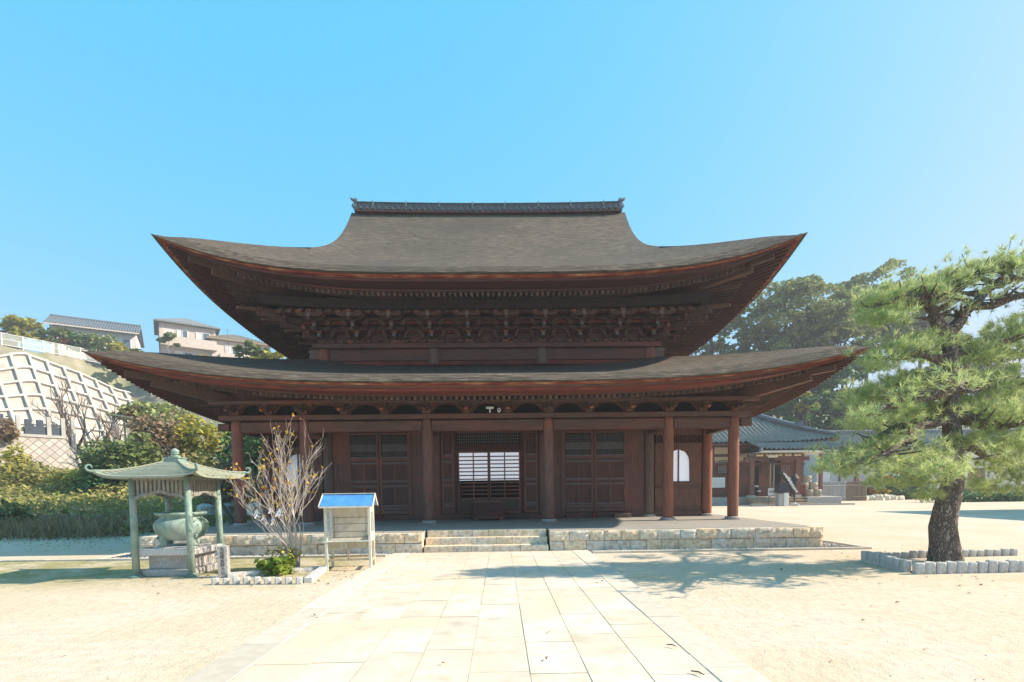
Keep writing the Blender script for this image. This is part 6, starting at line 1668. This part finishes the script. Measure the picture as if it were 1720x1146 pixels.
WB = thing('white_wall_building', 'long low white-walled building with silver tiled roof behind the pine', 'building', ((wx0+wx1)/2,WYY,0), world=True)
b = MB(); b.box(wx0+.3,wx1,WYY,WYY+6,-.1,5.3); b.build('wall', M['plaster_w'], WB)
b = MB(); b.box(wx0+.3,wx1,WYY-.06,WYY-.001,-.1,1.0); b.box(wx0+.3,wx1,WYY-.05,WYY-.001,5.0,5.3); b.build('timber_band', M['wood_h'], WB)
b = MB(); rows = []; n = 4*92
for t in np.linspace(0,1,5): rows.append([(wx0-.5+(wx1-wx0+1)*i/n, WYY-1.0+4*t, 5.35+1.75*t+(.16*(.5+.5*math.cos(2*math.pi*(i%4)/4)) if i%4 != 2 else 0)) for i in range(n+1)])
b.grid(rows); wr = b.build('roof', M['tile_lit'], WB)
b = MB(); rows = [[(x,y,z) for x in (wx0-.5,wx1+.5)] for y, z in ((WYY+3.05,7.1),(WYY+7,5.35))]; b.grid(rows); b.box(wx0-.5,wx1+.5,WYY-.98,WYY-.8,5.15,5.30); b.build('rear_roof', M['tile'], WB)
b = MB(); b.box(wx0-.6,wx1+.5,WYY+2.8,WYY+3.2,7.0,7.35); b.tube([(wx0-.6,WYY+3,7.42),(wx1,WYY+3,7.42)], .14, 8); b.build('roof_ridge', M['tile'], wr)
for i in range(11):
    x = wx0+1.2+i*3.9; b = MB(); b.box(x-.1,x+.1,WYY-.09,WYY-.061,0,5.2); b.build('post', M['wood_v'], WB)
for i in range(6):
    x = wx0+8.2+i*7.8; b = MB(); b.box(x-.9,x+.9,WYY-.05,WYY-.004,1.2,3.1); b.build('window', M['wood_v'], WB)
# low pale canopy before it
p0, p1 = at(1425,795,35), at(1520,783,35); CN = thing('low_canopy', 'pale low canopy roof before the long white building', 'canopy', ((p0.x+p1.x)/2,35,0), world=True)
b = MB(); b.beam((p0.x,35,p1.z-.3),(p1.x,35,p1.z-.3), 2.0,.35); b.build('roof', M['stucco_w'], CN)
for x in (p0.x+.2,(p0.x+p1.x)/2,p1.x-.2):
    b = MB(); b.box(x-.08,x+.08,34.2,34.36,0,p1.z-.48); b.build('post', M['wood_v'], CN)
# stone edged flower bed with small stone figures and flowers
fl = [(1420,.55),(1433,.5),(1446,.62),(1458,.55),(1470,.7),(1482,.65),(1495,.55),(1508,.5)]
for i, (px, s_) in enumerate(fl):
    p0 = at(px,838,32); b = MB(); b.lathe([(s_*.95,-.1),(s_,.15),(s_*.85,s_*.65),(s_*.45,s_*.85)], 9); rr = random.Random(i+40)
    b.v = [(x*rr.uniform(.75,1.2),y*rr.uniform(.7,1.1),z*rr.uniform(.8,1.1)) for x,y,z in b.v]; o = b.build('rock', M['wallstone']); o.location = (p0.x,31.8,0)
    tag(o, 'rough tan rock edging the flower bed right of the bamboo fence', 'rock', 'rocks edging the far flower bed')
def stone_figure():
    r0 = thing('stone_figure', '', 'statue', (0,0,0), group='small stone figures in the far flower bed')
    b = MB(); b.box(-.28,.28,-.25,.25,-.4,.35); b.build('pedestal', M['granite'], r0, bevel=.02)
    b = MB(); b.lathe([(.22,.351),(.25,.5),(.2,.85),(.14,1.05),(.08,1.12),(.13,1.2),(.14,1.3),(.1,1.42),(.02,1.46)], 12); b.build('body', M['granite_w'], r0, smooth=True)
    b = MB(); b.lathe([(.145,1.33),(.15,1.37),(.11,1.46),(.02,1.5)], 12); b.build('cap', M['redcloth'], r0)
    return r0
M['redcloth'] = plain('red_cloth', (.45,.03,.04), .9)
f0 = stone_figure()
for i, (px, lab) in enumerate(((1441,'small stone figure with a red cap nearest the brushwood fence'),(1466,'small stone figure with a red cap between the flower clumps'),(1481,'small stone figure with a red cap right of the flower clumps'))):
    o = f0 if i == 0 else dup(f0, (0,0,0)); o.location = (at(px,825,32.8).x,32.8,.55); o['label'] = lab
for i, (px, py, mt_, lab) in enumerate(((1460,825,'leaf_red','pink and red flowers before the small stone figures'),(1490,806,'leaf_org','orange-red leaved plant right of the small stone figures'),(1466,830,'leaf_yel','yellow flowers left in the far flower bed'),(1485,828,'leaf_yel','yellow flowers right in the far flower bed'),(1505,825,'leaf_mid','green plant at the right end of the far flower bed'))):
    p0 = at(px,py,32.4); leafy_clump('flower_clump', lab, 'flowers', p0-Vector((0,0,.2)), .5,.4,.35, 180, .16, mt_, 500+i, 'plants in the far flower bed')
p0 = at(1520,830,33); leafy_clump('dark_hedge', 'dark hedge below the low canopy and long white building', 'hedge', (p0.x,33.5,0), 2.6,1.2,1.5, 1800, .26, 'leaf_dk', 520)
p0 = at(1690,832,24); leafy_clump('clipped_hedge', 'long dark clipped hedge at the far right edge of the yard', 'hedge', (p0.x+.5,25,0), 6,1.2,.55, 2600, .2, 'leaf_dk', 521)
# ------------------------------------------------------------------ wooded hill on the right
WG = 'tall trees of the wood behind the right roof corner'
M['trunk_dark'] = surf('dark_trunk', [(.3,(.035,.035,.03)),(.7,(.10,.10,.09))], 5, (1,1,.4), .95, .3, .01)
wood = [
 # px, foot, top, width, Y, n, leaf, material, label
 (1322,735,462,150,56,9000,.42,'leaf_oak','tallest olive oak rising right beyond the upper roof tip'),
 (1450,745,446,150,62,9000,.45,'leaf_oak','broad sunlit oak with flat crown left of the pine top'),
 (1395,740,500,120,54,7500,.42,'leaf_oak','sunlit oak between the tallest oak and the broad oak'),
 (1212,700,416,84,80,4200,.5,'leaf_oak','small far treetop seen above the upper right roof'),
 (1200,730,520,120,60,4200,.42,'leaf_mid','thin-crowned tree between the two roof corners'),
 (1265,735,545,90,58,3000,.40,'leaf_mid','slim tree with sky gaps beside the tallest oak'),
 (1345,735,600,110,50,5200,.36,'leaf_dk','dark evergreen below the tallest oak'),
 (1420,740,590,120,50,6200,.38,'leaf_dk','dark evergreen left of the pine behind the right roof tip'),
 (1330,725,655,90,44,3600,.30,'leaf_dk','low dark tree just behind the side hall roof'),
 (1410,735,650,110,45,4400,.30,'leaf_dk','low dark tree behind the right end of the side hall roof'),
 (1470,730,640,100,46,3800,.30,'leaf_dk','low dark tree behind the left end of the white building'),
 (1540,735,470,120,60,6000,.42,'leaf_oak','oak hidden behind the upper left pads of the pine'),
 (1560,735,600,130,50,5200,.36,'leaf_dk','dark evergreen behind the pine trunk'),
 (1650,735,560,150,54,5200,.40,'leaf_mid','green tree behind the middle right pads of the pine'),
 (1700,735,640,110,48,3600,.34,'leaf_red','reddish autumn tree at the right edge behind the pine'),
 (1345,700,660,40,43,700,.26,'leaf_ygr','small yellow-green tree glimpsed above the side hall roof'),
 (1160,740,610,110,52,3600,.36,'leaf_mid','dark bushy tree low between the temple roofs')]
for i, (px, pb, pt, w_, Y, n, s_, mt_, lab) in enumerate(wood):
    p0 = at(px, pb, Y); gz = hill_right(p0.x, Y); h = at(px, pt, Y).z - gz; r_ = w_/2*(Y+CD)/CF
    tree_crown('wood_tree', lab, 'tree', (p0.x,Y,gz), h*1.03, (r_, min(h*.5, r_*1.35)), int(n*1.9), s_*.72, mt_, 600+i, WG, trunk_r=.30, lobes=18, tm='trunk_dark', lean=(RG.uniform(-.8,.8),0), flat=.8)
# undergrowth of the wood
g = np.random.default_rng(90); n_ = 9000
x = g.uniform(10,95,n_); y = g.uniform(42,72,n_); z = np.array([hill_right(a,c) for a,c in zip(x,y)])+g.random(n_)**1.5*3.2
tag(leaves('wood_undergrowth', M['leaf_dk'], None, np.stack([x,y,z],1), .5, g), 'dark undergrowth between the trees of the wooded hill', 'undergrowth', kind='stuff')
# ------------------------------------------------------------------ gate hall standing off to the right, whose roof shades the yard
GH = thing('gate_hall', 'timber gate hall with tiled gable roof off to the right of the yard', 'gate', (35,6.5,0))
b = MB(); b.box(-3.2,3.2,-5.6,5.6,.0,.4); b.build('stone_base', M['granite'], GH)
for x in (-2.6,2.6):
    for y in (-5,-1.7,1.7,5):
        b = MB(); b.tube([(x,y,.4),(x,y,5.6)], .22, 10); b.build('post', M['wood_v'], GH)
b = MB(); b.box(-2.5,2.5,-4.9,4.9,.4,5.8); b.build('wall', M['plaster_w'], GH)
b = MB(); b.prism([(-4.4,5.7),(-4.4,5.95),(0,9.0),(4.4,5.95),(4.4,5.7),(0,8.7)], -6.4, 6.4, 'y'); b.build('roof', M['tile'], GH)
# ------------------------------------------------------------------ small litter on the sand and path
g = np.random.default_rng(123)
P = np.concatenate([np.stack([g.normal(9,2.2,170),g.normal(-6.9,1.3,170),np.full(170,.012)],1), np.stack([g.normal(-3.8,1.0,70),g.normal(-6.6,.6,70),np.full(70,.012)],1),
    np.stack([g.uniform(-12,12,90),g.uniform(-14,-4.3,90),np.full(90,.012)],1), np.stack([g.uniform(-8,8,60),g.uniform(-3.4,-.5,60),np.full(60,.515)],1)])
on = (np.abs(P[:,0]-.1) < 2.4) & (P[:,2] < .1); P[on,2] = .052
M['litter'] = leafmat('dead_leaf', [(.10,.06,.03),(.20,.12,.06),(.30,.2,.1),(.16,.07,.03)], .1)
tag(leaves('leaf_litter', M['litter'], None, P, .03, g, 1.6, 1.8), 'dead leaves scattered over the sand and the path', 'leaves', kind='stuff')
b = MB()
rq = random.Random(4)
for _ in range(1500):
    x = rq.uniform(-13,13); y = rq.uniform(-14.5,-4.2)
    if -2.4 < x < 2.6: continue
    pebble(b, x, y, -.002, rq.uniform(.004,.012))
tag(b.build('grit', M['gravel'], rec=False), 'small grit scattered on the raked sand', 'gravel', kind='stuff')
for i, (px, py, rz_, L, lab) in enumerate(((1128,1085,-.7,.10,'short dark twig lying on the right side of the path'),(1172,1131,-.9,.12,'dark twig lying on the right kerb nearest the viewer'),(919,1106,1.3,.06,'tiny dark twig lying in a joint of the middle of the path'))):
    p0 = at(px,py,-10); d = p0-CAMP; t = (CZ-.05)/-d.z; q = CAMP+d*t
    b = MB(); b.tube([(-L/2,0,.006),(0,.012,.012),(L/2,-.004,.007)], [.006,.007,.004], 5); o = b.build('twig', M['twig_b']); o.location = (q.x,q.y,.048); o.rotation_euler = (0,0,rz_)
    tag(o, lab, 'twig', 'twigs on the path')
# ------------------------------------------------------------------ thin haze added over yard and hills in place of lens flare
hb = MB(); hb.box(-320, 320, -62, 520, -1.6, 48)
hm = bpy.data.materials.new('thin_haze'); hm.use_nodes = True; hn = hm.node_tree; hn.nodes.remove(hn.nodes['Principled BSDF'])
pv_ = hn.nodes.new('ShaderNodeVolumePrincipled'); pv_.inputs['Color'].default_value = (.86,.92,1,1); pv_.inputs['Density'].default_value = .0013; pv_.inputs['Anisotropy'].default_value = .1
hn.links.new(pv_.outputs[0], hn.nodes['Material Output'].inputs['Volume'])
ho = hb.build('haze', hm); ho['kind'] = 'stuff'; ho['label'] = 'thin pale haze added to lift the distant darks'
